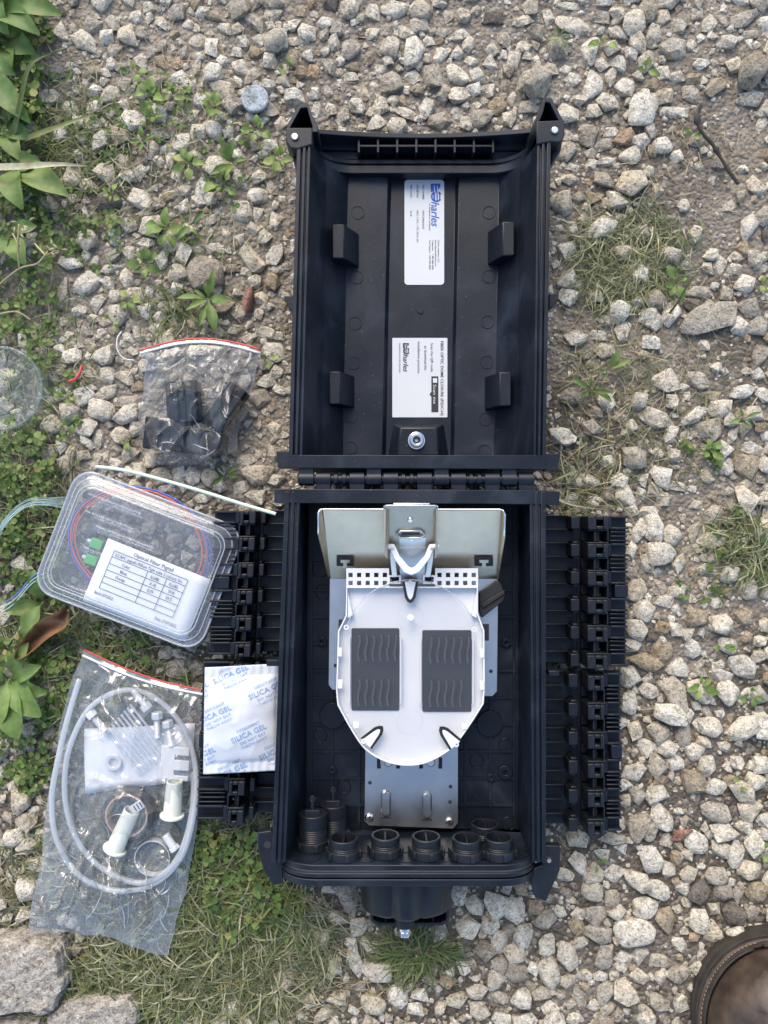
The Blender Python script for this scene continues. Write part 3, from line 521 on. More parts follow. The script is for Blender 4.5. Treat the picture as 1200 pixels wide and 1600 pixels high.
for s in allst:
    x, y, a, b, ang, t = s
    c = min(a, b)*rng.uniform(0.70, 1.05)
    if flat_zone(x, y) or under_closure(x, y): c = min(c, 0.0062)
    zc = c*(rng.uniform(0.05, 0.38) if id(s) in big else rng.uniform(-0.15, 0.38))
    p = W2(x, y, min(0.012, c)); gz = ground_z(*p)
    if id(s) in big:
        m = STONES[rng.randrange(len(STONES))]
        o = bpy.data.objects.new('stone', m); C.objects.link(o); o.parent = ground
        o.location = (p[0], p[1], gz + zc); o.scale = (a, b, c)
        o.rotation_euler = (0, 0, R(ang) + (math.pi if rng.random() < .5 else 0))
        if not m.materials: m.materials.append(M['stone'])
        o.material_slots[0].link = 'OBJECT'; o.material_slots[0].material = M[TONE[t]]
    else:
        acc.setdefault(t, []).append((p[0], p[1], gz + zc, a, b, c, R(ang)))
gv, gf, gi, base = [], [], [], 0
tl = list(TONE)
for t, lst in acc.items():
    for (x, y, z, a, b, c, th) in lst:
        co, fa = LOWS[rng.randrange(len(LOWS))]
        q = co*np.array([a, b, c]); cs, sn = math.cos(th), math.sin(th)
        gv.append(np.stack([q[:,0]*cs - q[:,1]*sn + x, q[:,0]*sn + q[:,1]*cs + y, q[:,2] + z], 1))
        gf.append(fa + base); gi.append(np.full(len(fa), tl.index(t))); base += len(co)
gme = bpy.data.meshes.new('gravel'); gme.from_pydata(np.concatenate(gv).tolist(), [], np.concatenate(gf).tolist())
for t in tl: gme.materials.append(M[TONE[t]])
gme.polygons.foreach_set('material_index', np.concatenate(gi).astype(np.int32)); gme.update()
gravel = bpy.data.objects.new('gravel', gme); C.objects.link(gravel); gravel.parent = ground; tag(gravel, kind='stuff')

# ------------------------------------------------------------------ single stones and chunks one can point to
def chunk(name, label, cat, px, py, l, w, h, ang, mat, seed, npts=15, bev=0.06, jag=0.2):
    m = stone_mesh(seed, npts, bev, jag); m.name = name; m.materials.append(M[mat])
    o = bpy.data.objects.new(name, m); C.objects.link(o)
    p = W2(px, py, h*0.7); o.location = (p[0], p[1], h*0.3 - 0.001); k = K(h*0.7)
    o.scale = (l*k/2, w*k/2, h/1.45); o.rotation_euler = (0, 0, R(ang))
    WO[o.name] = o.location.copy()
    return tag(o, label, cat)
chunk('concrete_chunk', 'large square pinkish grey concrete chunk above the big rosette weed', 'stone', 317, 424, 66, 58, 0.016, -30, 'stone_pink', 31, 13)
chunk('brick_chip', 'long pinkish red striped brick chip standing in gravel left of the lid', 'brick', 385, 467, 48, 17, 0.012, 82, 'stone_red', 8, 12)
chunk('oval_stone', 'large pale flat oval stone right of the lid ear', 'stone', 1007, 163, 62, 43, 0.012, 80, 'stone_pale', 12, 20, 0.12, 0.1)
chunk('boulder', 'big dull angular stone near the top right edge of the photo', 'stone', 1183, 98, 64, 44, 0.026, 50, 'stone_dull', 40)
chunk('boulder', 'big dull angular stone above the right lid ear', 'stone', 843, 118, 48, 38, 0.024, 60, 'stone_dull', 41)
chunk('flat_rock', 'wide flat half buried grey rock right of the clipped grass', 'stone', 1112, 494, 95, 46, 0.010, 12, 'stone_dull', 43, 18, 0.08, 0.25)
chunk('rounded_stone', 'chunky squared pale stone at the top left of the lid', 'stone', 428, 56, 36, 32, 0.018, 0, 'stone', 44, 16, 0.14, 0.1)
chunk('speckled_stone', 'bright wedge shaped speckled stone right of the lower right flap', 'stone', 1054, 1118, 54, 34, 0.016, -15, 'stone_pale', 46)
chunk('pink_shard', 'thin pink and cream stone shard right of the lower right flap', 'stone', 1067, 1306, 40, 15, 0.006, 22, 'stone_red', 47, 10)
d = MB(); p = W(398, 153, 0.01)
d.cyl((p.x, p.y, 0.006), (0,0,1), 0.0122, 0.0125, 0.004, 40)
M['disc'] = stone_mat('weathered_blue_grey_disc', [(0.0,(0.36,0.41,0.46)),(1.0,(0.38,0.43,0.48))], .5)
tag(d.build('round_disc', M['disc'], bevel=0.0012), 'flat round blue grey disc lying on the gravel above the lid', 'disc')

# two layered slabs in the bottom left corner
def slab(name, label, pts, z, seed):
    r = random.Random(seed); mb = MB(); P = PX(pts, z); cx = sum(p[0] for p in P)/len(P); cy = sum(p[1] for p in P)/len(P)
    dense = []
    for i in range(len(P)):
        a, b = P[i], P[(i+1) % len(P)]
        for j in range(4):
            t = j/4; jx = r.uniform(-.0022,.0022) if j else 0; jy = r.uniform(-.0022,.0022) if j else 0
            dense.append((lerp(a[0],b[0],t)+jx, lerp(a[1],b[1],t)+jy))
    layers = [(1.04, -0.004), (1.03, z*0.35), (0.985, z*0.38), (1.0, z*0.62), (0.95, z*0.66), (0.965, z*0.9), (0.93, z)]
    rings = [[Vector((cx+(x-cx)*s, cy+(y-cy)*s, zz + r.uniform(-.0006,.0006))) for x, y in dense] for s, zz in layers]
    for s in (0.75, 0.5, 0.25):
        rings.append([Vector((cx+(x-cx)*s, cy+(y-cy)*s, z + 0.004*noise.noise(Vector((x*s*60, y*s*25, seed))) + 0.0015)) for x, y in dense])
    mb.loft(rings)
    return tag(mb.build(name, M['slab'], smooth=28), label, 'rock')
slab('slab_rock', 'large layered brown grey slab rock in the bottom left corner', [(-40,1480),(20,1470),(60,1478),(88,1490),(92,1520),(100,1545),(85,1575),(70,1590),(40,1585),(-40,1600)], 0.022, 3)
slab('slab_rock', 'smaller layered slab rock along the bottom edge beside the dry grass', [(70,1592),(110,1565),(150,1562),(200,1560),(215,1580),(210,1640),(60,1650)], 0.016, 5)
slab('slab_rock', 'low cracked slab rock under the corner slab at the photo edge', [(-40,1606),(20,1592),(62,1596),(55,1660),(-40,1660)], 0.014, 9)

# ------------------------------------------------------------------ plants
def leaf_mesh(name, l, w, lift, droop, mat, n=7, wave=0.0, stalk=0.12, seed=0, fold=0.16):
    r = random.Random(seed); vs, fs = [], []
    for i in range(n+1):
        t = i/n
        tt_ = max(0.0, (t-stalk)/(1-stalk)); ww = w*max(0.10, math.sin(math.pi*tt_**0.85)**0.75) if i < n else w*0.10
        x = l*t; z = lift*math.sin(math.pi*t*0.62) - droop*t*t
        wv = wave*math.sin(t*11+seed)
        vs += [(x, -ww/2, z + ww*fold + wv), (x, -ww/4, z + ww*fold*0.35 + wv*.4), (x, 0, z), (x, ww/4, z + ww*fold*0.35 - wv*.4), (x, ww/2, z + ww*fold - wv)]
    for i in range(n):
        for k in range(4): a = i*5+k; fs.append((a, a+5, a+6, a+1))
    m = bpy.data.meshes.new(name); m.from_pydata(vs, [], fs)
    m.polygons.foreach_set('use_smooth', [True]*len(m.polygons)); m.materials.append(mat)
    return m
LV = [leaf_mesh('leaf', 1.0, rng.uniform(0.40, 0.62), rng.uniform(0.12, 0.5), rng.uniform(0.0, 0.35), M['leaf'], n=9, wave=0.03, seed=i, stalk=rng.uniform(.1,.34), fold=rng.uniform(.04,.2)) for i in range(12)]
LN = [leaf_mesh('leaf', 1.0, rng.uniform(0.22, 0.34), rng.uniform(0.15, 0.4), rng.uniform(0.05, 0.3), M['leaf_dark'], wave=0.02, seed=i) for i in range(6)]
def rosette(px, py, rpx, n, label, narrow=False, z=0.004, seed=0, group='small weeds in the gravel', arc=(0, 360)):
    r = random.Random(seed*13+1); p = W(px, py, z)
    t = thing('weed', (p.x, p.y, z), label, 'plant', group)
    for i in range(n):
        m = r.choice(LN if narrow else LV)
        o = bpy.data.objects.new('leaf', m); C.objects.link(o); o.parent = t
        a = R(arc[0] + (arc[1]-arc[0])*(i + r.uniform(-.6,.6))/n) + seed*1.7
        L_ = rpx*K(z)*r.uniform(0.5, 1.12); o.scale = (L_, L_, L_)
        o.location = (math.cos(a)*0.0012, math.sin(a)*0.0012, 0.001 + 0.0009*(i % 4))
        o.rotation_euler = (r.uniform(-.45,.45), -r.uniform(-0.05,0.6), a)
    return t
weeds = [
 (210,116,20,4,'three small oval leaves above the beige pebble near the top left',0),(234,152,27,9,'leafy weed clump in the gravel left of the round disc',0),(243,182,18,8,'small dense weed just below the clump left of the round disc',0),
 (334,169,27,6,'rosette weed just left of the round disc',0),(403,206,22,6,'small rosette weed just below the round disc',0),(296,258,26,7,'rosette weed with round leaves left of the folded leaf weed',0),
 (362,256,46,6,'long leaved weed between the stones left of the lid top corner',1),(350,290,30,5,'broad leaved weed just under the long leaved one left of the lid',0),(100,130,20,4,'seedling beside the grass blade at the upper left',1),
 (437,252,24,7,'weed sprouting beside the upper left lid corner',0),(262,360,32,8,'loose weed with olive leaves above the pinkish concrete chunk',0),(300,352,36,4,'narrow leaved weed right of the olive leaved one',1),
 (326,468,48,9,'big rosette weed with long pointed leaves below the concrete chunk',1),(206,470,22,6,'two leafed weed left of the big rosette weed',0),(226,222,24,7,'yellowing weed beside the peach coloured pebble',1),
 (270,150,16,5,'little weed between stones near the upper left stone cluster',0),(176,305,20,6,'tiny weed below the beige pebble at upper left',0),(228,415,26,9,'low dark weed left of the concrete chunk',0),
 (940,72,22,4,'dark leafed seedling above the right lid ear',0),(1007,113,20,4,'two leaf seedling between the brown and white stones at upper right',0),(873,60,20,7,'grassy weed above the right lid ear',1),
 (1057,443,26,5,'broad seedling beside the clipped grass patch',0),(1190,447,18,5,'seedling cut off by the right photo edge',0),(949,580,32,4,'bright upright weed right of the lid middle',1),(922,610,34,5,'spreading weed just below the bright upright one',1),
 (1159,655,26,5,'weed with a long bright leaf near the right edge',1),(1108,705,22,8,'round leafed clover weed below the stones at right',0),(1094,1071,24,7,'leafy weed right of the upper right flap',0),
 (1172,1084,26,4,'three lobed seedling at the right edge beside the flap',0),(1157,1221,18,4,'small seedling on the stones at lower right',0),(1127,1011,20,4,'yellow green seedling by the big stones at right',0),
 (106,621,18,7,'small leafed weed between the glass disc and the upper bag',0),(114,661,18,5,'two leafed sprout below the glass disc',0),(203,690,15,6,'tiny weed at the lower left of the upper bag',0),
 (352,742,24,5,'narrow weed under the mint rod beside the base',1),(422,562,18,4,'sprout between the upper bag and the lid',0),(178,500,16,4,'sprout above the upper bag',0),(1080,215,14,4,'tiny sprout beside the black twig',0),
 (448,110,16,4,'little sprout right of the round disc',0),(1192,1330,16,4,'sprout at the right edge below the flap',0),(935,1350,16,4,'tiny sprout near the right latch tab',0)]
for i, (x, y, r_, n, lb, nar) in enumerate(weeds): rosette(x, y, r_, n, lb, bool(nar), seed=i)

# broad plantains with leaves of their own size and direction: (base px), list of (angle, length px, width px, lift mm)
def plantain(px, py, leaves, label, z=0.006):
    p = W(px, py, z); t = thing('plantain', (p.x, p.y, 0.0), label, 'plant', 'broad leaved plantains on the left')
    for i, (a, l, w, lift) in enumerate(leaves):
        k = K(0.02)
        m = leaf_mesh('leaf', l*k, w*k, lift/1000, lift/2200, M['leaf_dark'], n=10, wave=0.0014, seed=i+int(px))
        o = bpy.data.objects.new('leaf', m); C.objects.link(o); o.parent = t
        o.location = (0, 0, z + 0.0015*i); o.rotation_euler = (rng.uniform(-.15,.15), -0.12, R(a))
plantain(-12, 18, [(20,105,36,22),(-14,135,44,26),(-55,80,52,30),(55,70,38,25),(-95,90,46,18),(4,80,34,34),(-34,120,40,20)], 'large plantain with smooth broad leaves in the top left corner')
plantain(10, 66, [(-30,70,38,18),(-80,75,36,16),(15,60,32,20),(-120,60,34,14)], 'leafy plantain just below the corner plantain on the left edge')
plantain(8, 205, [(-20,62,30,16),(-60,70,32,14),(35,58,26,18)], 'small plantain crossed by the flat blade on the left edge')
plantain(-25, 110, [(-48,140,42,24),(-20,70,35,20),(-75,110,38,18)], 'long leaved plantain under the grass blade on the left edge')
plantain(22, 262, [(-32,120,44,22),(-70,85,40,20),(-5,60,30,14)], 'plantain with an insect bitten leaf on the left edge')
plantain(20, 1058, [(60,70,26,16),(20,62,30,16),(-15,70,34,14),(-45,82,40,14),(-75,95,46,12),(-100,80,40,12),(150,60,30,10)], 'star shaped plantain with many leaves between the bags on the left')
plantain(70, 940, [(190,60,26,10),(100,55,24,12),(-110,60,28,12)], 'small plantain beside the curled brown leaf')
plantain(20, 370, [(-60,62,34,16),(10,50,26,12),(-120,60,30,12)], 'yellow green plantain by the pale seed stem on the left edge')

# stuff: low weeds, grass, straw
def blades(name, mat, spots, seed, parent=None):
    r = random.Random(seed); vs, fs = [], []
    for (cx, cy, rx, ry, n, l0, l1, w0, up, bias) in spots:
        for _ in range(n):
            q = math.sqrt(r.random()) * (1 + 0.35*r.gauss(0, .5)); a = r.uniform(0, 6.283)
            px, py = cx + rx*q*math.cos(a), cy + ry*q*math.sin(a)
            if under_closure(px, py): continue
            x, y = W2(px, py, 0.004); z = ground_z(x, y) + r.uniform(0, 0.004)
            th = -a + r.gauss(0, .5) if bias == 'out' else r.uniform(0, 6.283)
            l = r.uniform(l0, l1); w = w0*r.uniform(0.6, 1.3); lift = up*r.uniform(0.3, 1.2)*l; cv = r.uniform(-.7, .7)
            pts = []
            for i in range(4):
                t = i/3; tt = th + cv*t
                pts.append((x + math.cos(tt)*l*t, y + math.sin(tt)*l*t, z + lift*math.sin(t*2.2)))
            b0 = len(vs)
            for i, (X, Y, Z) in enumerate(pts):
                ww = w*(1 - 0.85*(i/3)**1.5)/2; nx_, ny_ = -math.sin(th), math.cos(th)
                vs += [(X-nx_*ww, Y-ny_*ww, Z), (X+nx_*ww, Y+ny_*ww, Z + ww*0.6)]
            for i in range(3): fs.append((b0+2*i, b0+2*i+2, b0+2*i+3, b0+2*i+1))
    m = bpy.data.meshes.new(name); m.from_pydata(vs, [], fs); m.materials.append(mat)
    m.polygons.foreach_set('use_smooth', [True]*len(m.polygons))
    o = bpy.data.objects.new(name, m); C.objects.link(o); return tag(o, kind='stuff')
def mats(name, mat, spots, seed):
    r = random.Random(seed); vs, fs = [], []
    for (cx, cy, rx, ry, n, s0, s1, hmax) in spots:
        for _ in range(int(n*.72)):
            q = math.sqrt(r.random()) * (1 + 0.3*r.gauss(0, .5)); a = r.uniform(0, 6.283)
            px, py = cx + rx*q*math.cos(a), cy + ry*q*math.sin(a)
            if noise.noise(Vector((px*.03, py*.03, 2))) < -0.22: continue
            if under_closure(px, py): continue
            x, y = W2(px, py, 0.006); z = ground_z(x, y) + r.uniform(0.001, hmax)
            s = lerp(s0*.5, s1*1.05, r.random()**1.9); nl = r.choice((1, 1, 2, 3, 3, 4)); th = r.uniform(0, 6.283)
            for k in range(nl):
                t = th + 6.283*k/max(nl, 3) + r.uniform(-.2,.2); tilt = r.uniform(-.15, .5); roll = r.uniform(-.35,.35)
                c_, s_ = math.cos(t), math.sin(t); b0 = len(vs); wd_ = s*r.uniform(.38,.52)
                for (u, v) in ((0,0),(.35,-.8),(.75,-.85),(1,0),(.75,.85),(.35,.8)):
                    X, Y = u*s, v*wd_
                    vs.append((x + c_*X - s_*Y, y + s_*X + c_*Y, z + tilt*X + roll*Y - 0.5*X*X/s*.5))
                fs += [(b0, b0+1, b0+2, b0+3), (b0, b0+3, b0+4, b0+5)]
    m = bpy.data.meshes.new(name); m.from_pydata(vs, [], fs); m.materials.append(mat)
    o = bpy.data.objects.new(name, m); C.objects.link(o); return tag(o, kind='stuff')
mats('low_weeds', M['mat'], [
 (20,80,60,110,560,.004,.009,.024),(15,230,55,90,480,.004,.009,.022),(30,370,60,110,520,.004,.0075,.02),(100,330,60,60,150,.003,.006,.012),(30,520,60,90,300,.004,.007,.02),(80,620,60,60,110,.003,.006,.01),
 (30,740,55,70,460,.004,.0075,.02),(40,860,60,80,380,.004,.0075,.02),(120,985,120,60,420,.003,.007,.012),(40,1100,70,110,420,.004,.008,.016),(40,1210,40,40,140,.004,.007,.012),
 (385,1370,70,80,480,.004,.0075,.02),(330,1340,50,60,220,.004,.007,.014),(300,1440,90,60,160,.003,.006,.01),(430,1420,40,50,120,.003,.006,.01),
 (150,370,60,60,130,.003,.006,.01),(250,170,60,60,120,.003,.006,.009),(160,200,50,60,120,.003,.006,.01),(350,250,70,60,80,.003,.006,.009),(290,380,60,40,60,.003,.005,.008),(1110,705,50,30,60,.003,.006,.008),
 (1100,920,40,30,60,.003,.005,.008),(1160,830,40,40,60,.003,.006,.01),(180,1080,120,60,240,.003,.006,.01),(180,1250,100,120,260,.003,.006,.010)], 21)
blades('grass', M['grass'], [
 (985,400,95,75,900,.010,.030,.0012,.22,None),(960,460,70,40,250,.008,.022,.0011,.2,None),(330,1470,170,110,2300,.014,.040,.0016,.35,None),(250,1550,190,60,1500,.014,.040,.0016,.35,None),(400,1350,90,80,500,.012,.032,.0014,.3,None),
 (430,1500,90,90,500,.010,.028,.0012,.2,None),(110,1010,130,60,700,.012,.03,.0013,.25,None),(180,1100,120,80,500,.012,.03,.0013,.25,None),(60,560,90,160,320,.012,.03,.0012,.25,None),(120,230,110,120,420,.010,.028,.0012,.25,None),
 (60,790,80,80,420,.012,.03,.0012,.3,None),(950,640,110,130,240,.010,.034,.0010,.15,None),(1060,650,110,110,160,.010,.03,.001,.15,None),(1165,850,55,60,220,.014,.038,.0015,.4,None),(900,770,60,40,160,.012,.04,.0011,.2,None),
 (180,1300,120,160,900,.012,.03,.0013,.2,None),(40,1380,60,80,200,.012,.03,.0013,.25,None),(300,500,80,60,160,.010,.025,.0011,.2,None),(330,290,140,160,300,.008,.02,.001,.2,None)], 5)
blades('green_grass', M['grass_green'], [(650,1490,50,24,170,.012,.032,.0016,.35,'out'),(640,1510,45,22,70,.012,.026,.0015,.3,None),(420,1400,45,40,200,.018,.04,.002,.4,None),(350,1420,60,60,220,.018,.042,.0019,.4,None),(205,1570,100,30,150,.02,.045,.0018,.4,None),(1180,860,40,40,70,.014,.036,.0016,.4,None),
 (110,215,70,60,160,.015,.03,.0013,.3,None),(300,1330,30,60,120,.018,.04,.0018,.4,None),(275,480,50,30,60,.015,.03,.0013,.3,None)], 8)
blades('dry_straw', M['straw'], [(600,800,640,840,900,.006,.026,.0008,.06,None),(960,600,140,180,200,.012,.045,.0008,.06,None),(480,1530,140,80,260,.008,.03,.0009,.08,None),(230,150,160,120,200,.008,.025,.0009,.06,None),(1080,250,110,80,160,.006,.02,.0007,.05,None)], 11)
#=== PART3
# ------------------------------------------------------------------ the fibre closure
cl0 = W(645, 790, 0.0)
closure = thing('fiber_closure', (cl0.x, cl0.y, 0.008), 'open black plastic fiber splice closure with lid hinged back, lying on the gravel', 'closure')
ZR = 0.085            # height of both rims
def rim_profile(xo, xi):   # along the rim top from outer to inner edge, with two moulded grooves: (x, dz)
    w = xi - xo
    return [(xo, 0), (xo+w*.30, 0), (xo+w*.33, -.0022), (xo+w*.42, -.0022), (xo+w*.45, 0), (xo+w*.66, 0), (xo+w*.69, -.0018), (xo+w*.78, -.0018), (xo+w*.81, -.0006), (xi, -.0006)]
def shell(name, y_a, y_b, sec_a, sec_b, zbot, y_a_px=True):
    """Trough between two stations. Each section: (outer left px, inner left px, [(px, z)...] inner floor profile, inner right px, outer right px)."""
    def poly(sec):
        ol, il, prof, ir, orr = sec; kr = K(ZR)
        pts = [((x-600)*kr, ZR+dz) for x, dz in rim_profile(ol, il)]
        pts += [((x-600)*K(z), z) for x, z in prof]
        pts += [((x-600)*kr, ZR+dz) for x, dz in rim_profile(orr, ir)[::-1]]
        xr = (orr-600)*kr; xl = (ol-600)*kr
        pts += [(xr-.0012, ZR-.012), (xr-.0035, ZR-.0125), (xr-.006, zbot+.016), (xr-.020, zbot), (xl+.020, zbot), (xl+.006, zbot+.016), (xl+.0035, ZR-.0125), (xl+.0012, ZR-.012)]
        return pts
    A, B = poly(sec_a), poly(sec_b); mb = MB()
    mb.loft([[Vector((x, y_a, z)) for x, z in A], [Vector((x, y_b, z)) for x, z in B]])
    return mb
Yrim = lambda py: (800-py)*K(ZR)

# --- lid
lid_a = (464, 485, [(508,.045),(512,.043),(544,.0225),(606,.0215),(611,.0165),(712,.0165),(717,.0215),(780,.0225),(811,.043),(814,.045)], 840, 861)
lid_b = (451, 472, [(500,.045),(504,.043),(535,.0225),(597,.0215),(602,.0165),(704,.0165),(709,.0215),(772,.0225),(806,.043),(809,.045)], 834, 853)
lid_mb = shell('lid', Yrim(222), Yrim(714), lid_a, lid_b, 0.010)
# hinge-side end wall with two tabs
lid_mb.prism(PX([(451,711),(853,711),(853,733),(451,731)], ZR), 0.016, ZR-0.0003)
lid_mb.prism(PX([(431,705),(452,705),(452,731),(434,731)], ZR), ZR-0.014, ZR-0.0015)
lid_mb.prism(PX([(852,708),(876,709),(872,735),(852,735)], ZR), ZR-0.014, ZR-0.0015)
lid = lid_mb.build('lid', M['black'], closure, bevel=0.0009)
# small side ears half way along
for name, poly in (('side_ear', [(443,462),(461,462),(460,490),(450,480)]), ('side_ear', [(858,459),(874,458),(870,474),(858,484)])):
    MB().prism(PX(poly, 0.06), 0.045, 0.06).build(name, M['black'], lid, bevel=0.0008)
# U shaped sealing end of the lid
def U(xl, xr, zb, zt, r, n=8):
    pts = [(xl, zt)]
    for i in range(n+1):
        a = math.pi + (math.pi/2)*i/n; pts.append((xl + r + r*math.cos(a), zb + r + r*math.sin(a)))
    for i in range(n+1):
        a = 1.5*math.pi + (math.pi/2)*i/n; pts.append((xr - r + r*math.cos(a), zb + r + r*math.sin(a)))
    return pts + [(xr, zt)]
def ubody(mb, y0, y1, xl, xr, zb, r, zlow):
    u = U(xl, xr, zb, ZR-.0007, r)
    lo = [(x + (0 if 0.2 < i/(len(u)-1) < .8 else 0), zlow) for i, (x, z) in enumerate(u)]
    n = len(u)
    ring0 = [Vector((x, y0, z)) for x, z in u]; ring1 = [Vector((x, y1, z)) for x, z in u]
    b0 = [Vector((x, y0, zlow)) for x, z in u]; b1 = [Vector((x, y1, zlow)) for x, z in u]
    vs = ring0 + ring1 + b0 + b1; fs = []
    for i in range(n-1):
        fs += [(i, i+1, n+i+1, n+i), (2*n+i+1, 2*n+i, 3*n+i, 3*n+i+1), (i+1, i, 2*n+i, 2*n+i+1), (n+i, n+i+1, 3*n+i+1, 3*n+i)]
    fs += [(0, n, 3*n, 2*n), (n-1, 3*n-1, 4*n-1, 2*n-1)]
    mb.add(vs, fs)
kx = K(ZR)
xl, xr = (487-600)*kx, (838-600)*kx
endw = MB()
ubody(endw, 0.2955, 0.3025, xl, xr, 0.030, 0.030, 0.011)
ubody(endw, 0.3025, 0.3045, xl+.0012, xr-.0012, 0.027, 0.030, 0.011)
ubody(endw, 0.3045, 0.3085, xl-.0002, xr+.0002, 0.0285, 0.031, 0.011)
sealing = endw.build('sealing_end', M['black'], closure, bevel=0.0006, smooth=40)
gx0, gx1 = (561-600)*K(.035), (769-600)*K(.035)
# skirt beyond the seal: floor, lip and the grid of stiffening ribs
sk = MB()
sk.box(xl-.006, xr+.006, 0.3085, 0.323, 0.010, 0.0135); sk.box(xl+.002, xr-.002, 0.3156, 0.3210, 0.0136, 0.031); sk.box(xl+.004, gx0-.001, 0.3087, 0.3155, 0.0136, 0.028); sk.box(gx1+.001, xr-.004, 0.3087, 0.3155, 0.0136, 0.028)
kz = K(0.05)
lip = []
n = 24
for i in range(n+1):
    t = i/n; x = lerp(xl-.009, xr+.006, t); lip.append((x, 0.052 - 0.010*math.sin(math.pi*t)**0.8))
sk.add([(x, 0.3205, 0.010) for x, z in lip] + [(x, 0.3245, 0.010) for x, z in lip] + [(x, 0.3205, z) for x, z in lip] + [(x, 0.3245, z) for x, z in lip],
       [f for i in range(n) for f in ((i,i+1,2*(n+1)+i+1,2*(n+1)+i), (n+1+i+1,n+1+i,3*(n+1)+i,3*(n+1)+i+1), (2*(n+1)+i,2*(n+1)+i+1,3*(n+1)+i+1,3*(n+1)+i), (i+1,i,n+1+i,n+1+i+1))]
       + [(0, 2*(n+1), 3*(n+1), n+1), (n, 2*n+1, 4*n+3, 3*n+2)])
skirt = sk.build('end_skirt', M['black'], closure, bevel=0.0005)
r0 = MB().box(gx0-.0010, gx0+.0010, 0.3085, 0.3205, 0.0135, 0.041).build('stiffening_rib', M['black'], skirt, bevel=0.0003)
for i in range(1, 8):
    x = lerp(gx0, gx1, i/7); dup(r0, (x, WO[r0.name].y, WO[r0.name].z))
MB().box(gx0, gx1, 0.3136, 0.3154, 0.0137, 0.0405).build('stiffening_rib', M['black'], skirt, bevel=0.0003)
for i in range(4):     # small moulded arrow plates in every second cell
    x = lerp(gx0, gx1, (2*i+.5)/7); MB().box(x-.003, x+.003, 0.3168, 0.3190, 0.0309, 0.0314).build('moulded_arrow', M['black_dull'], skirt)
# hollow corner ears with a pin each
def ear(outer, inner, z0, z1, plate, pin, plab):
    mb = MB(); mb.ring(PX(outer, z1), PX(inner, z1), z0, z1)
    mb.prism(PX(outer, z1), z0-.003, z0)
    e = mb.build('corner_ear', M['black'], closure, bevel=0.0005)
    mb = MB(); mb.prism(PX(plate, ZR), ZR-.022, ZR+.0008)
    mb.build('pin_boss', M['black'], e, bevel=0.0008)
    p = W(*pin, ZR)
    d = MB(); d.cyl((p.x, p.y, ZR-.004), (0,0,1), 0.0027, 0.0027, 0.0068, 20)
    d.build('hinge_pin', M['bright'], e, bevel=0.0006)
    d = MB(); d.cyl((p.x, p.y, ZR+.0008), (0,0,1), 0.0036, 0.0036, 0.0004, 20, hole=0.0028)
    d.build('pin_hole_rim', M['ink'], e)
ear([(447,203),(449,194),(467,163),(482,161),(487,178),(497,197),(497,206),(470,206)], [(453,200),(455,196),(470,169),(480,168),(483,180),(488,196),(488,202),(470,202)], 0.030, 0.078,
    [(447,200),(488,200),(488,226),(466,233),(455,232),(447,222)], (461,215), 'l')
ear([(881,201),(880,188),(862,153),(849,152),(845,171),(835,188),(835,203),(860,203)], [(876,197),(874,190),(859,160),(852,160),(849,174),(843,189),(843,199),(860,199)], 0.030, 0.078,
    [(882,188),(838,190),(838,226),(860,222),(876,223),(882,212)], (866,205), 'r')
for pts in ([(452,228),(466,230),(466,258),(458,250)], [(860,222),(880,216),(876,236),(862,256)]):
    MB().prism(PX(pts, 0.07), 0.045, 0.070).build('ear_gusset', M['black'], lid, bevel=0.001)
# retaining blocks on the lid's sloping sides
for (x0, y0, x1, y1, left) in ((519,356,561,409,1), (762,352,804,405,0), (514,583,554,634,1), (757,584,799,637,0)):
    mb = MB(); zt = 0.047; xm = lerp(x0, x1, .44 if left else .56)
    P0 = PX([(x0,y0),(x1,y0),(x1,y1),(x0,y1)], 0.03)
    a, b = W2(x0, y0, zt), W2(xm if left else x1, y1, zt)
    if left:
        xa, xb, xc = W2(x0,0,zt)[0], W2(xm,0,zt)[0], W2(x1,0,0.0235)[0]
        sec = [(xa,.028),(xa,zt),(xb,zt),(xc,.0232),(xc-.002,.0215)]
    else:
        xa, xb, xc = W2(x1,0,zt)[0], W2(xm,0,zt)[0], W2(x0,0,0.0235)[0]
        sec = [(xa,.028),(xa,zt),(xb,zt),(xc,.0232),(xc+.002,.0215)]
    ya, yb = W2(0,y0,.038)[1], W2(0,y1,.038)[1]
    mb.loft([[Vector((x,ya,z)) for x,z in sec], [Vector((x,yb,z)) for x,z in sec]])
    mb.build('retaining_block', M['black'], lid, bevel=0.001)
# moulded rings on the lid floor
for (x, y) in ((559,332),(764,332),(557,433),(764,432),(555,505),(762,503),(552,567),(761,566),(549,650),(759,655),(548,700),(757,705)):
    p = W(x, y, .0226); d = MB(); d.cyl((p.x, p.y, .0222), (0,0,1), .0058, .0058, .0006, 28, hole=.0054)
    d.build('moulded_ring', M['black'], lid)
p = W(657, 485, .0165); d = MB(); d.cyl((p.x, p.y, .0163), (0,0,1), .0032, .0029, .0012, 20); d.build('gate_mark', M['black_dull'], lid)
# valve boss and chrome valve
mb = MB(); mb.prism(PX([(614,662),(694,662),(702,712),(606,712)], .017), .0165, .026, PX([(626,668),(682,668),(686,712),(620,712)], .026))
boss = mb.build('valve_boss', M['black'], lid, bevel=0.0012)
p = W(651, 688, .03); d = MB(); d.cyl((p.x, p.y, .026), (0,0,1), .0078, .0078, .0015, 32); d.cyl((p.x, p.y, .0275), (0,0,1), .0066, .0058, .005, 32, hole=.0032)
vl = d.build('air_valve', M['bright'], closure, bevel=0.0004)
d = MB(); d.cyl((p.x, p.y, .0276), (0,0,1), .0031, .0031, .0042, 20, hole=.0016); d.build('valve_core', M['rubber'], vl)

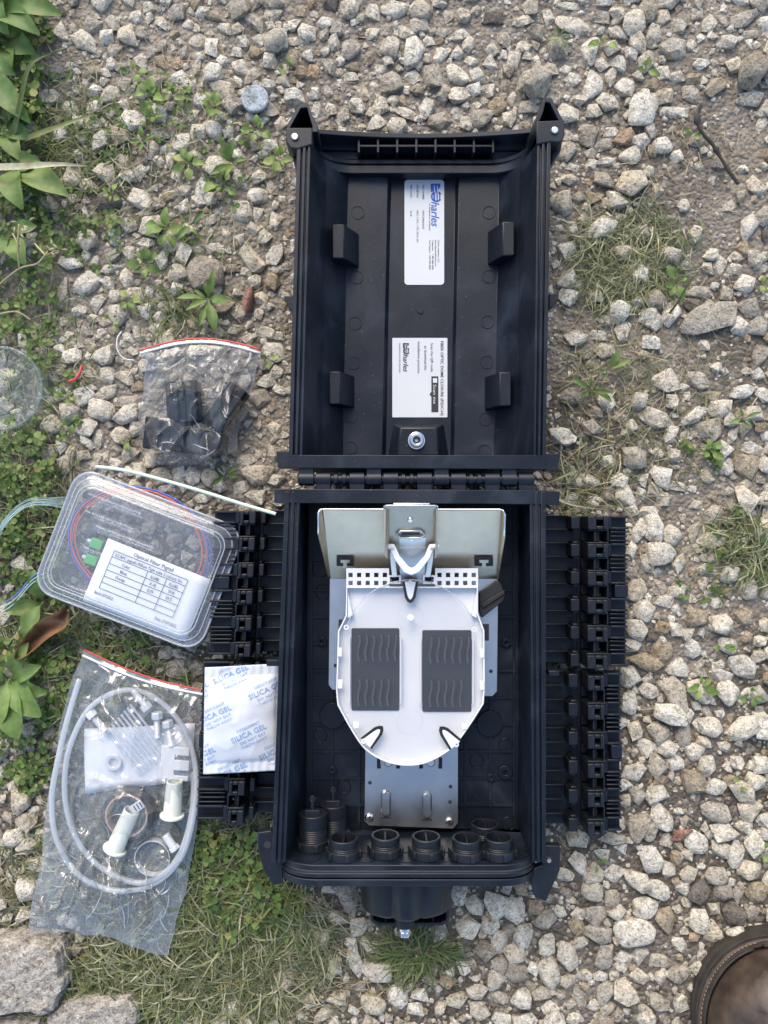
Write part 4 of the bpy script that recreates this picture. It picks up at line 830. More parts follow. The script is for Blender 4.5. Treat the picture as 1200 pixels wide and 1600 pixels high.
# --- printed stickers (lettering runs towards the bottom of the picture)
DN, RT = Vector((0,-1,0)), Vector((1,0,0))
def sticker(name, label, x0, y0, x1, y1, z, r):
    c0, c1 = W2(x0,y0,z), W2(x1,y1,z)
    mb = MB(); mb.prism(rounded((c0[0]+c1[0])/2, (c0[1]+c1[1])/2, c1[0]-c0[0], c0[1]-c1[1], r), z-.0003, z)
    o = mb.build(name, M['sticker'], closure); o['label'] = label; return o
Z1 = 0.0169
s1 = sticker('product_label', 'white rounded product label with blue logo', 632, 281, 694, 445, Z1, .003)
def tx(mb, s, x, y, ypx_end, cap_px, z=Z1, shear=0, bold=0):
    p = W(x, y, z+.0002); text_into(mb, s, p, DN, RT, (ypx_end-y)*K(z), cap_px*K(z), shear, bold)
def emblem(mb, x0, y0, s, z):      # striped flag and ring, drawn in label pixels; x grows to the right edge = letter tops
    def q(pts): mb.add([W(x0+a*s, y0+b*s, z+.0002) for a, b in pts], [tuple(range(len(pts)))])
    q([(0,0),(15,0),(15,4.5),(10.5,11),(0,13)])
    n = 26
    for (ra, rb, a0, a1) in ((8.8, 6.2, 35, 330),):
        c = (9, 20)
        o = [(c[0]+ra*math.cos(R(lerp(a0,a1,i/n))), c[1]+ra*math.sin(R(lerp(a0,a1,i/n)))) for i in range(n+1)]
        i_ = [(c[0]+rb*math.cos(R(lerp(a0,a1,i/n))), c[1]+rb*math.sin(R(lerp(a0,a1,i/n)))) for i in range(n+1)]
        mb.add([W(x0+a*s, y0+b*s, z+.0002) for a, b in o+i_], [(i, i+1, n+2+i, n+1+i) for i in range(n)])
    q([(4,14.5),(7,13.5),(7,27),(4,25.5)]); q([(9,13),(11,13),(11,27),(9,27)]); q([(13,13.5),(15,15),(15,25),(13,26.5)])
def stripes(mb, x0, y0, s, z):
    for a in (4.6, 9.4): mb.add([W(x0+b*s, y0+c*s, z+.0003) for b, c in ((a,3),(a+1.5,3),(a+2.6,14),(a+1.1,14))], [(0,1,2,3)])
mb = MB(); emblem(mb, 673, 287, 1.0, Z1); tx(mb, 'harles', 674, 315, 354, 13, shear=0.28, bold=0.012); mb.build('logo_print', M['ink_blue'], s1, fix=False, smooth=0)
mb = MB(); stripes(mb, 673, 287, 1.0, Z1); mb.build('logo_stripe', M['sticker'], s1, fix=False, smooth=0)
mb = MB()
tx(mb, 'an Amphenol company', 670.5, 318, 360, 2.6)
for x, s, a, b in ((684,'Charles Industries, LLC',375,410),(679.5,'www.charlesindustries.com',375,416),(675,'Telephone:    1-847-806-6300',375,421),(670.5,'Tech Support:  1-847-806-8500',375,421)): tx(mb, s, x, a, b, 2.7)
for x, s, a, b in ((660,'PART NUMBER:',289,312),(651,'DESCRIPTION:',289,309),(641,'MFG. DATE:',289,309),(660,'FSDC2002H2NT',329,358),(651,'FSDC, 2 OPT, 1 TRY, PIGTL, SKT',329,379),(641,'22-46',329,338)): tx(mb, s, x, a, b, 2.9)
mb.build('print', M['ink'], s1, fix=False, smooth=0)
s2 = sticker('instruction_label', 'white square instruction label with black print', 613, 528, 699, 652, Z1, .0006)
mb = MB()
tx(mb, 'FIBER OPTIC DOME CLOSURE (FSDC-H)', 688.5, 533, 649, 4.6, bold=0.012)
for x, s, a, b in ((673,'Scan the QR code',536,581),(663,'to download the',540,578),(652.5,'installation practice',534,583)): tx(mb, s, x, a, b, 4.2)
emblem(mb, 629.5, 536, 0.62, Z1); tx(mb, 'harles', 630, 553.5, 581, 8.4, shear=0.28, bold=0.012)
tx(mb, 'INNOVATIVE ENCLOSED SOLUTIONS', 623.5, 536, 582, 2.2)
mb.add([W(x, y, Z1+.0002) for x, y in ((674,588),(685,588),(685,644),(674,644))], [(0,1,2,3)])
mb.add([W(x, y, Z1+.0002) for x, y in ((674,612),(674,620),(671,616))], [(0,1,2)])
mb.build('print', M['ink'], s2, fix=False, smooth=0)
mb = MB(); stripes(mb, 629.5, 536, .62, Z1)
p = W(676.8, 601, Z1+.0004); text_into(mb, 'Scan me', p, DN, RT, 30*K(Z1), 5.0*K(Z1))
mb.add([W(x, y, Z1+.0004) for x, y in ((676.5,591),(683,591),(683,598),(676.5,598))], [(0,1,2,3)])
mb.build('white_print', M['sticker'], s2, fix=False, smooth=0)

# --- hinge between the halves
hz = 0.079
hk = 14; hx0, hx1 = 466, 834
pr = MB(); a, b = W(hx0, 748, hz), W(hx1, 749.5, hz)
pr.cyl(a, b-a, .0036, .0036, (b-a).length, 16); hinge = pr.build('hinge', M['black'], closure)
w = (hx1-hx0)/hk
for i in range(hk):
    px = hx0 + w*(i+.5); p = W(px, 748 + 1.5*i/hk, hz)
    hw = w*K(hz)/2*.9
    if i in (2, 6, 10):
        for dx in (-.55, .55):
            d = MB(); d.cyl((p.x+hw*dx-hw*.3, p.y, hz), (1,0,0), .0050, .0050, hw*.55, 18); d.build('hinge_knuckle', M['black'], hinge, bevel=.0004)
        continue
    d = MB(); d.cyl((p.x-hw, p.y, hz), (1,0,0), .0058, .0058, hw*2, 20)
    yy = W2(0, 731, hz)[1] if i % 2 == 0 else W2(0, 768, hz)[1]
    d.box(p.x-hw*.96, p.x+hw*.96, min(yy,p.y), max(yy,p.y), hz-.005, hz+.0038)
    d.build('hinge_knuckle', M['black'], hinge, bevel=.0005)

# --- base tray of the closure
YI = 0.281         # inner face of the cable-entry plate
bas_a = (445, 469, [(478,.024),(482,.020),(811,.020),(814,.024)], 828, 853)
bas_b = (424, 446, [(474,.024),(478,.020),(809,.020),(812,.024)], 832, 853)
bm_ = shell('base', Yrim(768), -YI, bas_a, bas_b, 0.010)
bm_.prism(PX([(445,764),(853,766),(853,788),(447,786)], ZR), 0.014, ZR-.0003)
bm_.prism(PX([(428,764),(446,764),(446,787),(428,786)], ZR), ZR-.014, ZR-.0015)
bm_.prism(PX([(852,766),(876,768),(874,789),(852,789)], ZR), ZR-.014, ZR-.0015)
basep = bm_.build('base_shell', M['black'], closure, bevel=0.0009)
for (x0,y0,x1,y1) in ((857,1048,874,1056),(416,1031,436,1041)):
    c0, c1 = W2(x0,y0,.075), W2(x1,y1,.075); MB().box(c0[0],c1[0],c1[1],c0[1],.06,.075).build('side_stop', M['black'], basep, bevel=.0006)
rb = MB(); kf = K(.0215)
for px in (486, 519, 561, 604, 646, 688, 727, 766, 803):
    x = (px-600)*kf; rb.box(x-.0009, x+.0009, -YI+.001, 0.004, .0195, .0222)
for py in range(838, 1290, 42):
    y = (800-py)*kf; rb.box((484-600)*kf, (806-600)*kf, y-.0009, y+.0009, .0195, .0221)
rb.build('rib_grid', M['black'], basep)
for (x, y, r_, hole) in ((520,1118,.0115,0),(765,1131,.0115,0),(503,1002,.0042,.0016),(791,1004,.0042,.0016),(519,1203,.0036,.0014),(767,1215,.0036,.0014),(789,1207,.0062,.0022),(500,1150,.0062,.0056),(790,1165,.0062,.0056),(537,1230,.0062,.0056),(745,1190,.0062,.0056),(797,823,.0085,.0062),(500,890,.0072,.0066),(505,925,.0072,.0066),(795,1288,.006,.0055)):
    p = W(x, y, .022); d = MB(); d.cyl((p.x, p.y, .0198), (0,0,1), r_, r_, .0034 if hole < .005 else .0012, 28, hole=hole)
    d.build('floor_boss', M['black'], basep, bevel=.0004)

# --- cable-entry plate with the sealing lip
kp = K(.06)
pxl, pxr = (441-600)*K(.06), (833-600)*K(.06)
def arch(xl, xr, zb, zt, r, n=8):
    pts = [(xl, zb)]
    for i in range(n+1):
        a = math.pi - (math.pi/2)*i/n; pts.append((xl + r + r*math.cos(a), zt - r + r*math.sin(a)))
    for i in range(n+1):
        a = math.pi/2 - (math.pi/2)*i/n; pts.append((xr - r + r*math.cos(a), zt - r + r*math.sin(a)))
    return pts + [(xr, zb)]
pl = MB()
for (y0, y1, g) in ((-YI, -YI-.0045, 0.0), (-YI-.0045, -YI-.006, -.003), (-YI-.006, -YI-.0095, .0012), (-YI-.0095, -YI-.011, -.002), (-YI-.011, -YI-.0165, .001)):
    u = arch(pxl-g, pxr+g, 0.013, 0.089+g, .030)
    pl.loft([[Vector((x, y0, z)) for x, z in u], [Vector((x, y1, z)) for x, z in u]])
plate = pl.build('cable_entry_plate', M['black'], closure, bevel=.0005, smooth=40)
gk = MB(); u = arch(pxl+.0008, pxr-.0008, .05, .0888, .029)
gk.tube([Vector((x, -YI-.0053, z)) for x, z in u], .0011, 6); gk.build('rubber_seal', M['rubber'], plate)
for (px, z) in ((482,.079),(571,.080),(636,.0795),(697,.0785),(757,.0785),(806,.074)):   # moulded blank rings on its inner face
    x = (px-600)*K(z); d = MB(); d.cyl((x, -YI-.0002, z-.004), (0,1,0), .0095 if z > .076 else .006, .0095, .0007, 28, hole=.0088); d.build('blank_ring', M['black'], plate)

# --- cable ports
def port(px, z, kind):
    x = (px-600)*K(z); fy = -YI
    mb = MB(); mb.cyl((x, fy, z), (0,1,0), .0142, .0138, .0070, 40, hole=.0116)
    for k in range(6):
        a = R(60*k + 15); mb.obox((x + .0143*math.cos(a), fy+.0035, z + .0143*math.sin(a)), (.0010*math.cos(a), 0, .0010*math.sin(a)), (0,.003,0), (-.0018*math.sin(a), 0, .0018*math.cos(a)))
    o = mb.build('cable_port', M['black_dull'], closure, bevel=.0005)
    L_ = .0156 if kind == 0 else .0285
    th = MB(); prof = []
    y = .0065
    while y < L_ - (.006 if kind == 0 else .013): prof += [(y, .0112), (y+.0006, .0117), (y+.0012, .0112)]; y += .0015
    e = prof[-1][0]
    prof += [(e+.0004, .0110), (L_-.0055 if kind == 0 else L_-.011, .0119), (L_-.0006, .0119), (L_, .0114)]
    nn = 36
    outer = [[Vector((x + r*math.cos(2*math.pi*i/nn), fy+yy, z + r*math.sin(2*math.pi*i/nn))) for i in range(nn)] for yy, r in prof]
    if kind == 0:
        outer += [[Vector((x + .0098*math.cos(2*math.pi*i/nn), fy+yy, z + .0098*math.sin(2*math.pi*i/nn))) for i in range(nn)] for yy in (L_-.0002, L_-.0105)]
    th.loft(outer)
    th.build('threaded_ring', M['black_dull'], o, smooth=30)
    if kind == 0:
        MB().box(x-.0007, x+.0007, fy+L_-.010, fy+L_-.0012, z-.0097, z+.0097).build('cap_bar', M['black_dull'], o)
    else:
        MB().box(x-.0062, x+.0062, fy+L_-.0005, fy+L_+.0045, z+.0035, z+.0070).build('cap_plate', M['black_dull'], o, bevel=.0005)
        t = MB(); t.prism([(x-.0013, fy+L_+.002), (x-.0013, fy+L_+.0105), (x-.0026, fy+L_+.0125), (x-.0022, fy+L_+.0152), (x, fy+L_+.0165), (x+.0022, fy+L_+.0152), (x+.0026, fy+L_+.0125), (x+.0013, fy+L_+.0105), (x+.0013, fy+L_+.002)], z+.0042, z+.0062)
        t.build('pull_tab', M['black_dull'], o, bevel=.0004)
for a in ((489,.055,1),(521,.034,1),(537,.073,0),(602,.068,0),(666,.0705,0),(729,.0735,0),(779,.072,0),(758,.045,0)): port(*a)

# --- strain-relief housing and bolt outside the plate
yo = -YI-.0165
hs = MB(); hx = [ (565-600)*K(.05), (705-600)*K(.05)]
def hsec(y, s, zt):
    a, b = hx; m = (a+b)/2; w2 = (b-a)/2*s*1.06; pts = []
    for k in range(41):
        t = math.pi - math.pi*k/40; x = w2*math.cos(t); q = abs(math.cos(t))
        z = .022 + (zt-.022)*abs(math.sin(t))**.55
        z += .0035*math.exp(-(x/.0075)**4) - .0022*math.exp(-((abs(x)-.0115)/.0016)**2)
        pts.append((m+x, z))
    return [Vector((x, y, z)) for x, z in pts] + [Vector((m+w2, y, .013)), Vector((m-w2, y, .013))]
hs.loft([hsec(yo, 1.0, .066), hsec(yo-.012, 1.0, .066), hsec(yo-.040, .975, .063), hsec(yo-.0425, .95, .060)])
hous = hs.build('strain_relief_housing', M['black_dull'], closure, bevel=.0008, smooth=40)
fl = MB(); kq = K(.03)
ox = [( (578-600)*kq, yo-.0425), ((700-600)*kq, yo-.0425), ((700-600)*kq, yo-.054), ((690-600)*kq, yo-.058), ((590-600)*kq, yo-.058), ((580-600)*kq, yo-.054)]
cx_, cy_ = sum(p[0] for p in ox)/6, sum(p[1] for p in ox)/6
fl.ring(ox, [(cx_+(a-cx_)*.93, cy_+(b-cy_)*.62) for a, b in ox], .022, .040); fl.prism(ox, .016, .022)
for i in range(1, 5): x = lerp(ox[0][0], ox[1][0], i/5); fl.box(x-.0007, x+.0007, yo-.0572, yo-.0427, .022, .0385)
fl.build('flange_rib_frame', M['black_dull'], hous, bevel=.0005)
xb = (632-600)*K(.045)
d = MB(); d.cyl((xb, yo-.036, .050), (0,-1,0), .0085, .0085, .016, 24); d.build('bolt_collar', M['black_dull'], hous, bevel=.0006)
d = MB(); d.cyl((xb, yo-.052, .050), (0,-1,0), .0052, .0052, .008, 18); d.cyl((xb, yo-.056, .050), (0,-1,0), .0060, .0058, .0045, 6); d.build('clamp_bolt', M['bright'], hous, bevel=.0005)
x = (490-600)*K(.05); d = MB(); d.cyl((x, yo, .050), (0,-1,0), .0065, .0062, .010, 20); d.build('drain_stub', M['black_dull'], plate, bevel=.0006)

# --- latch tabs at the foot
for pts, hole, stem in (([(402,1301),(424,1298),(432,1318),(443,1340),(441,1381),(427,1384),(413,1363),(403,1330)], (418,1320), 0),
                        ([(848,1321),(876,1322),(875,1360),(853,1409),(836,1402),(830,1383),(834,1357),(848,1352)], (857,1344), 1)):
    o = MB().prism(PX(pts, .074), .066, .074).build('latch_tab', M['black_dull'], closure, bevel=.0008)
    p = W(*hole, .0743); d = MB(); d.cyl((p.x, p.y, .0738), (0,0,1), .0030, .0030, .0005, 18); d.build('tab_hole', M['ink'], o)
    if stem: d = MB(); d.cyl((p.x, p.y+.0006, .0735), (0,0,1), .0019, .0017, .0035, 16); d.build('tab_pin', M['steel'], o)

# --- comb latch flaps on both sides
def flap(y0, y1, x0a, x0b, s, u, z=.04):
    """x0a/x0b: wall edge px at y0/y1; s: outward sign; u: panel end, tab0, tab1, knuckle0, knuckle1, outer edge (px from the wall)."""
    pe, t0, t1, k0, k1, ue = u; rows = 11; pitch = (y1-y0)/rows
    X = lambda uu, y, zz=z: (lerp(x0a, x0b, (y-y0)/(y1-y0)) + s*uu - 600)*K(zz)
    Y = lambda y, zz=z: (800-y)*K(zz)
    def quad(mb, ua, ub, ya, yb, za, zb):
        mb.prism([(X(ua,ya), Y(ya)), (X(ub,ya), Y(ya)), (X(ub,yb), Y(yb)), (X(ua,yb), Y(yb))], za, zb)
    mb = MB(); quad(mb, -14, k0-4, y0, y1, .018, .0225); quad(mb, k0-4, k1-2, y0, y1, .018, .0212); quad(mb, k1-2, ue, y0, y1, .026, .0300)
    f_ = mb.build('side_flap', M['black'], closure, bevel=.0006)
    # one of each row kind is built at row 0, the others are copies
    cache = {}
    for i in range(rows):
        ya = y0 + pitch*i; yb = ya + pitch; kind = i % 2; ym = (ya+yb)/2
        if i == 5: kind = 2
        dxw = X(0, ya) - X(0, y0 if kind == 0 else y0 + pitch*(1 if kind == 1 else 5)); dyw = Y(ya) - Y(y0 if kind == 0 else y0 + pitch*(1 if kind == 1 else 5))
        if kind in cache:
            for o in cache[kind]: dup(o, WO[o.name] + Vector((dxw, dyw, 0)))
            continue
        objs = []
        m1 = .8
        p_ = MB()                                 # panel rib pair next to the wall
        quad(p_, -10, pe, ya-.9, ya+.9, .0225, .031); 
        objs.append(p_.build('panel_rib', M['black'], f_, bevel=.0004))
        kn = MB()
        if kind == 0:
            quad(kn, t0, t1, ya+m1, yb-m1, .0225, .041)
            ka, kb = k0, k1-3
            h0, h1 = lerp(ka,kb,.42), lerp(ka,kb,.78)
            for (a_, b_, c_, d_) in ((ka,h0,ya+.5,yb-.5),(h1,kb,ya+.5,yb-.5),(h0,h1,ya+.5,ya+pitch*.28),(h0,h1,yb-pitch*.28,yb-.5)): quad(kn, a_, b_, c_, d_, .024, .050)
            quad(kn, h0, h1, ya+pitch*.28, yb-pitch*.28, .024, .032)
        else:
            for yy in (ya+1, yb-1): quad(kn, t0+4, t1-1, yy-2, yy+2, .0225, .039)
            ka, kb = k0+1, k1
            for (a_, b_, c_, d_) in ((ka,kb,ya-.6,ya+2.2),(ka,kb,yb-2.2,yb+.6),(kb-2.4,kb,ya+2.2,yb-2.2),(lerp(ka,kb,.30),lerp(ka,kb,.40),ya+2.2,yb-2.2)): quad(kn, a_, b_, c_, d_, .030, .0465)
            quad(kn, lerp(ka,kb,.40), lerp(ka,kb,.66), ya+2.2, yb-2.2, .030, .041)
            quad(kn, ka, kb, ya+2.2, yb-2.2, .022, .0255)
        objs.append(kn.build('latch_knuckle', M['black_dull'], f_, bevel=.0008))
        cb = MB()
        if kind == 0:
            quad(cb, k1+1, k1+8, ya+1, yb-1, .0300, .0385)
            for yy in (ya+2, yb-2): quad(cb, k1+8, ue-1, yy-1.6, yy+1.6, .0300, .0385)
        elif kind == 1:
            for t in (.18, .5, .82): quad(cb, k1+7, ue-1.5, lerp(ya,yb,t)-1.3, lerp(ya,yb,t)+1.3, .0300, .0370)
        else:
            quad(cb, k1+14, ue-1, ya+1, yb-1, .0300, .0385)
        objs.append(cb.build('comb_rib', M['black'], f_, bevel=.0005))
        cache[kind] = objs
    return f_
f1 = flap(806, 1042, 842, 841, 1, (50, 50, 64, 72, 106, 142)); f1['label'] = 'upper right comb flap'
f2 = flap(1052, 1300, 841, 841, 1, (44, 47, 62, 73, 101, 133)); f2['label'] = 'lower right comb flap'
f3 = flap(798, 1024, 450, 441, -1, (36, 34, 42, 47, 74, 118)); f3['label'] = 'upper left comb flap'
f4 = flap(1034, 1282, 440, 430, -1, (36, 34, 42, 47, 74, 126)); f4['label'] = 'lower left comb flap'

# --- metalwork in the base
zt, zb = .090, .046
br = MB()
P3 = lambda x, y, z: W(x, y, z)
def sheet(mb, pts, t=.0013):      # a bent sheet-metal face given by its corner points, with thickness
    v = [Vector(p) for p in pts]; n = (v[1]-v[0]).cross(v[2]-v[0]).normalized()*t
    m = len(v); mb.add([p for p in v] + [p - n for p in v], [tuple(range(m)), tuple(range(2*m-1, m-1, -1))] + [(i, m+i, m+(i+1) % m, (i+1) % m) for i in range(m)])
def on_slope(x, t):  # point on the sloping plate, t from top (0) to bottom (1)
    z = lerp(zt, zb, t); return W(x, lerp(797, 905, t), z)
sheet(br, [on_slope(504,0), on_slope(516,1), on_slope(778,1), on_slope(783,0)])
br.build('sloping_bracket', M['steel'], closure, bevel=.0005)
brp = bpy.data.objects['sloping_bracket']
fl_ = MB(); sheet(fl_, [W(503,796,.0905), W(497,800,.0925), W(497,834,.0925), W(513,902,.050), W(517,898,.047)]); fl_.build('side_flange', M['steel'], brp)
fl_ = MB(); sheet(fl_, [W(779,903,.047), W(776,906,.050), W(787,838,.0925), W(788,802,.0925), W(783,796,.0905)]); fl_.build('side_flange', M['steel'], brp)
ed = MB(); ed.tube([W(497,834,.0928), W(497.5,801,.0932), W(500,796.5,.0925), W(505,795.5,.0915), W(781,796,.0915), W(786,797.5,.0925), W(788.5,803,.0932), W(787.5,838,.0928)], .0007, 6); ed.build('folded_edge', M['bright'], brp, smooth=180)
for (x0, x1) in ((526,553),(741,770)):          # the two keyed cut-outs: dark opening with a T tongue
    kq = MB(); t0, t1 = .655, .785
    up = Vector((0, -.0013, .0018))
    kq.add([on_slope(x0,t0)+up, on_slope(x1,t0)+up, on_slope(x1,t1)+up, on_slope(x0,t1)+up], [(0,1,2,3)]); co_ = kq.build('key_slot', M['ink'], brp, fix=False)
    kq = MB(); xm = (x0+x1)/2; up2 = up*1.6
    sheet(kq, [on_slope(xm-3,.72)+up2, on_slope(xm-3,.80)+up2, on_slope(xm+3,.80)+up2, on_slope(xm+3,.72)+up2], .0006)
    sheet(kq, [on_slope(xm-7,.685)+up2, on_slope(xm-7,.725)+up2, on_slope(xm+7,.725)+up2, on_slope(xm+7,.685)+up2], .0006); kq.build('slot_tongue', M['steel'], brp)
# centre channel
cc = MB()
def on_c(x, t, dz=.004): z = lerp(.0955, .050, t); return W(x, lerp(790, 908, t), z+dz)
sheet(cc, [on_c(602,0), on_c(612,1), on_c(674,1), on_c(682,0)])
M['steel_dark'] = plain('dull_steel', (0.42, 0.39, 0.34), 0.45, 1.0, var=0.12, vscale=50, bump=0.1, bscale=900, rvar=.05)
chn = cc.build('centre_channel', M['steel_dark'], closure, bevel=.0004)
for xs_, xe in ((600,606),(684,680)):
    w_ = MB(); pts = [on_c(xs_,0.03,.004), on_c(xs_-0.3*(1 if xs_<640 else -1),.62,.030), on_c(xs_+ (2 if xs_<640 else -2),.68,.026), on_c(xe,.70,.006), on_c(xe, .05, .004)]
    sheet(w_, pts if xs_ > 640 else pts[::-1], .0013); w_.build('channel_wall', M['steel'], chn)
e_ = MB(); e_.tube([on_c(600,.04,.0045), on_c(600.5,.005,.0050), on_c(605,0,.0050), on_c(679,0,.0050), on_c(683.5,.005,.0050), on_c(684,.04,.0045)], .0006, 6); e_.build('folded_edge', M['bright'], chn, smooth=180)
e_ = MB(); e_.obox(W(643,788.5,.094), (.0145,0,0), (0,.0013,0), (0,0,.0012)); e_.build('top_lip', M['bright'], chn, bevel=.0006)
def slope_n(): a = on_c(640,0)-on_c(640,1); b = Vector((1,0,0)); return b.cross(a).normalized()
nrm = slope_n()
if nrm.z < 0: nrm = -nrm
for (x, t, r_) in ((641,.185,.0026),(643,.44,.0019)):
    d = MB(); d.cyl(on_c(x,t)+nrm*.0002, nrm, r_, r_*.7, .0016, 18); d.build('rivet', M['bright'], chn, bevel=.0003)
d = MB(); hp = [(619,.36),(626,.315),(657,.315),(664,.36),(657,.405),(626,.405)]
d.tube([on_c(x,t)+nrm*.0022 for x, t in hp], .0009, 6, closed=True); d.build('bridge_slot', M['bright'], chn, smooth=180)
d = MB(); sheet(d, [on_c(x,t)+nrm*.0008 for x, t in ((627,.34),(627,.38),(656,.38),(656,.34))], .0005); d.build('slot_shadow_gap', M['grey_dark'], chn)
d = MB(); sheet(d, [on_c(624,.41)+nrm*.0014, on_c(624,.58)+nrm*.0014, on_c(665,.58)+nrm*.0014, on_c(665,.41)+nrm*.0014], .001)
sheet(d, [W(624,857,.076), W(625,912,.0605), W(664,912,.0605), W(665,857,.076)], .001); d.build('centre_strap', M['zinc'], chn)
# mounting plate below the tray and the galvanised end plate
mp_ = MB(); mp_.prism(PX([(515,899),(779,904),(777,1080),(770,1088),(755,1088),(530,1078),(519,1078),(513,1070)], .046), .0445, .046)
mpl = mp_.build('mounting_plate', M['zinc'], closure, bevel=.0004)
for (x0,y0,x1,y1) in ((529,968,540,990),(752,975,764,1001)):
    MB().prism(PX([(x0,y0),(x1,y0),(x1,y1),(x0,y1)], .0463), .0460, .0463).build('plate_slot', M['ink'], mpl)
for (x,y) in ((524,1040),(767,1049)):
    p = W(x,y,.0463); d = MB(); d.cyl((p.x,p.y,.0460),(0,0,1),.0016,.0016,.0003,14); d.build('plate_hole', M['ink'], mpl)
ZE = .031
ep = MB(); ep.prism(PX([(571,1140),(716,1140),(716,1286),(708,1295),(577,1290),(569,1283)], ZE), ZE-.0015, ZE)
epl = ep.build('end_plate', M['zinc'], closure, bevel=.0004)
for (x,y) in ((603,1255),(667,1258)):
    d = MB(); xm, ym = W2(x,y,ZE); kk = K(ZE)
    d.prism(rounded(xm, ym, 17*kk, 43*kk, 8*kk), ZE, ZE+.0026, rounded(xm, ym+1*kk, 12*kk, 38*kk, 6*kk)); d.build('pressed_louvre', M['zinc'], epl, bevel=.0006)
    d = MB(); d.prism([(xm-8*kk,ym-21*kk),(xm+8*kk,ym-21*kk),(xm+8*kk,ym-24*kk),(xm-8*kk,ym-24*kk)], ZE, ZE+.0003); d.build('louvre_opening', M['ink'], epl)
for (x,y) in ((578,1223),(704,1229),(703,1253)):
    p = W(x,y,ZE); d = MB(); d.cyl((p.x,p.y,ZE),(0,0,1),.0016,.0016,.0003,14); d.build('plate_hole', M['ink'], epl)
for (x,y) in ((577,1278),(702,1284)):
    p = W(x,y,ZE); d = MB(); d.cyl((p.x,p.y,ZE),(0,0,1),.0042,.0030,.0022,22); sr = d.build('screw', M['bright'], epl, bevel=.0005)
    d = MB(); d.box(p.x-.0024,p.x+.0024,p.y-.0005,p.y+.0005,ZE+.0021,ZE+.0026); d.box(p.x-.0005,p.x+.0005,p.y-.0024,p.y+.0024,ZE+.00215,ZE+.00265); d.build('screw_cross', M['grey_dark'], sr)
for (x,y) in ((607,1194),(673,1194)):
    d = MB(); d.prism(PX([(x-13,y-10),(x+13,y-10),(x+13,y+2),(x-13,y+2)], .04), .0375, .039); d.build('clip_tab', M['steel'], epl, bevel=.0004)
    for dx in (-15, 15): d = MB(); d.prism(PX([(x+dx-3,y-10),(x+dx+3,y-10),(x+dx+3,y+7),(x+dx-3,y+7)], ZE+.0004), ZE, ZE+.0004); d.build('clip_slot', M['ink'], epl)
    p = W(x,y-2,.04); d = MB(); d.cyl((p.x,p.y,.039),(0,0,1),.004,.003,.002,18); d.build('clip_screw', M['bright'], epl, bevel=.0004)

# --- white splice tray
TZ0, TZ1 = .058, .0665
out_px = [(541,888),(747,888),(747,958),(757,985),(758,1075),(756,1100),(735,1133),(712,1164),(690,1181),(665,1193),(640,1197),(613,1194),(588,1184),(566,1167),(545,1135),(527,1102),(525,1080),(528,986),(540,962)]
sp = spline([(x,y,0) for x, y in out_px[5:16]], 4); fullp = [(p[0],p[1]) for p in out_px[:5]] + [(p.x,p.y) for p in sp] + out_px[16:]
cxp, cyp = 642, 1045
def inset(pts, d): 
    res = []; n = len(pts)
    for i in range(n):
        a, b, c = Vector(pts[i-1]), Vector(pts[i]), Vector(pts[(i+1) % n]); e1 = (b-a).normalized(); e2 = (c-b).normalized()
        nn = Vector((-(e1.y+e2.y), e1.x+e2.x)); nn = nn.normalized() if nn.length > 1e-6 else Vector((-e1.y, e1.x)); res.append((b.x+nn.x*d, b.y+nn.y*d))
    return res
area = sum(fullp[i][0]*fullp[(i+1)%len(fullp)][1]-fullp[(i+1)%len(fullp)][0]*fullp[i][1] for i in range(len(fullp)))
sg = 1 if area > 0 else -1
body_px = [p for p in fullp if p[1] > 915]; body_px = [(541,917),(747,917)] + body_px
tr = MB(); tr.prism(PX(body_px, TZ1), TZ0, TZ0+.0016)
tray = tr.build('splice_tray', M['white'], closure, bevel=.0003)
rm = MB(); rm.ring(PX(body_px, TZ1), PX(inset(body_px, 2.6*sg), TZ1), TZ0+.0016, TZ1); rm.build('tray_rim', M['white'], tray, bevel=.0004)
# perforated comb at the top of the tray: strips leave square holes between them
kc = .0655
for (xa, xb, nh) in ((541, 608, 5), (680, 747, 5)):
    cm = MB(); rows_ = [(888,895),(902,907.5),(914.5,919)]
    for (ya, yb) in rows_: cm.prism(PX([(xa,ya),(xb,ya),(xb,yb),(xa,yb)], kc), kc-.0016, kc)
    wv = (xb-xa)/nh
    for i in range(nh+1):
        x = xa + wv*i; w2 = 3.3
        l, r_ = max(xa, x-w2), min(xb, x+w2)
        for (ya, yb) in ((895,902),(907.5,914.5)): cm.prism(PX([(l,ya),(r_,ya),(r_,yb),(l,yb)], kc), kc-.0016, kc)
    cm.build('perforated_comb', M['white'], tray)
for (x0,x1) in ((607,626),(661,680)):
    cm = MB(); o_ = [(x0,899),(x1,899),(x1,912),(x0,912)]; cm.ring(PX(o_, kc), PX([(x0+2.2,901.2),(x1-2.2,901.2),(x1-2.2,909.8),(x0+2.2,909.8)], kc), kc-.004, kc+.001); cm.build('hinge_socket', M['white'], tray)
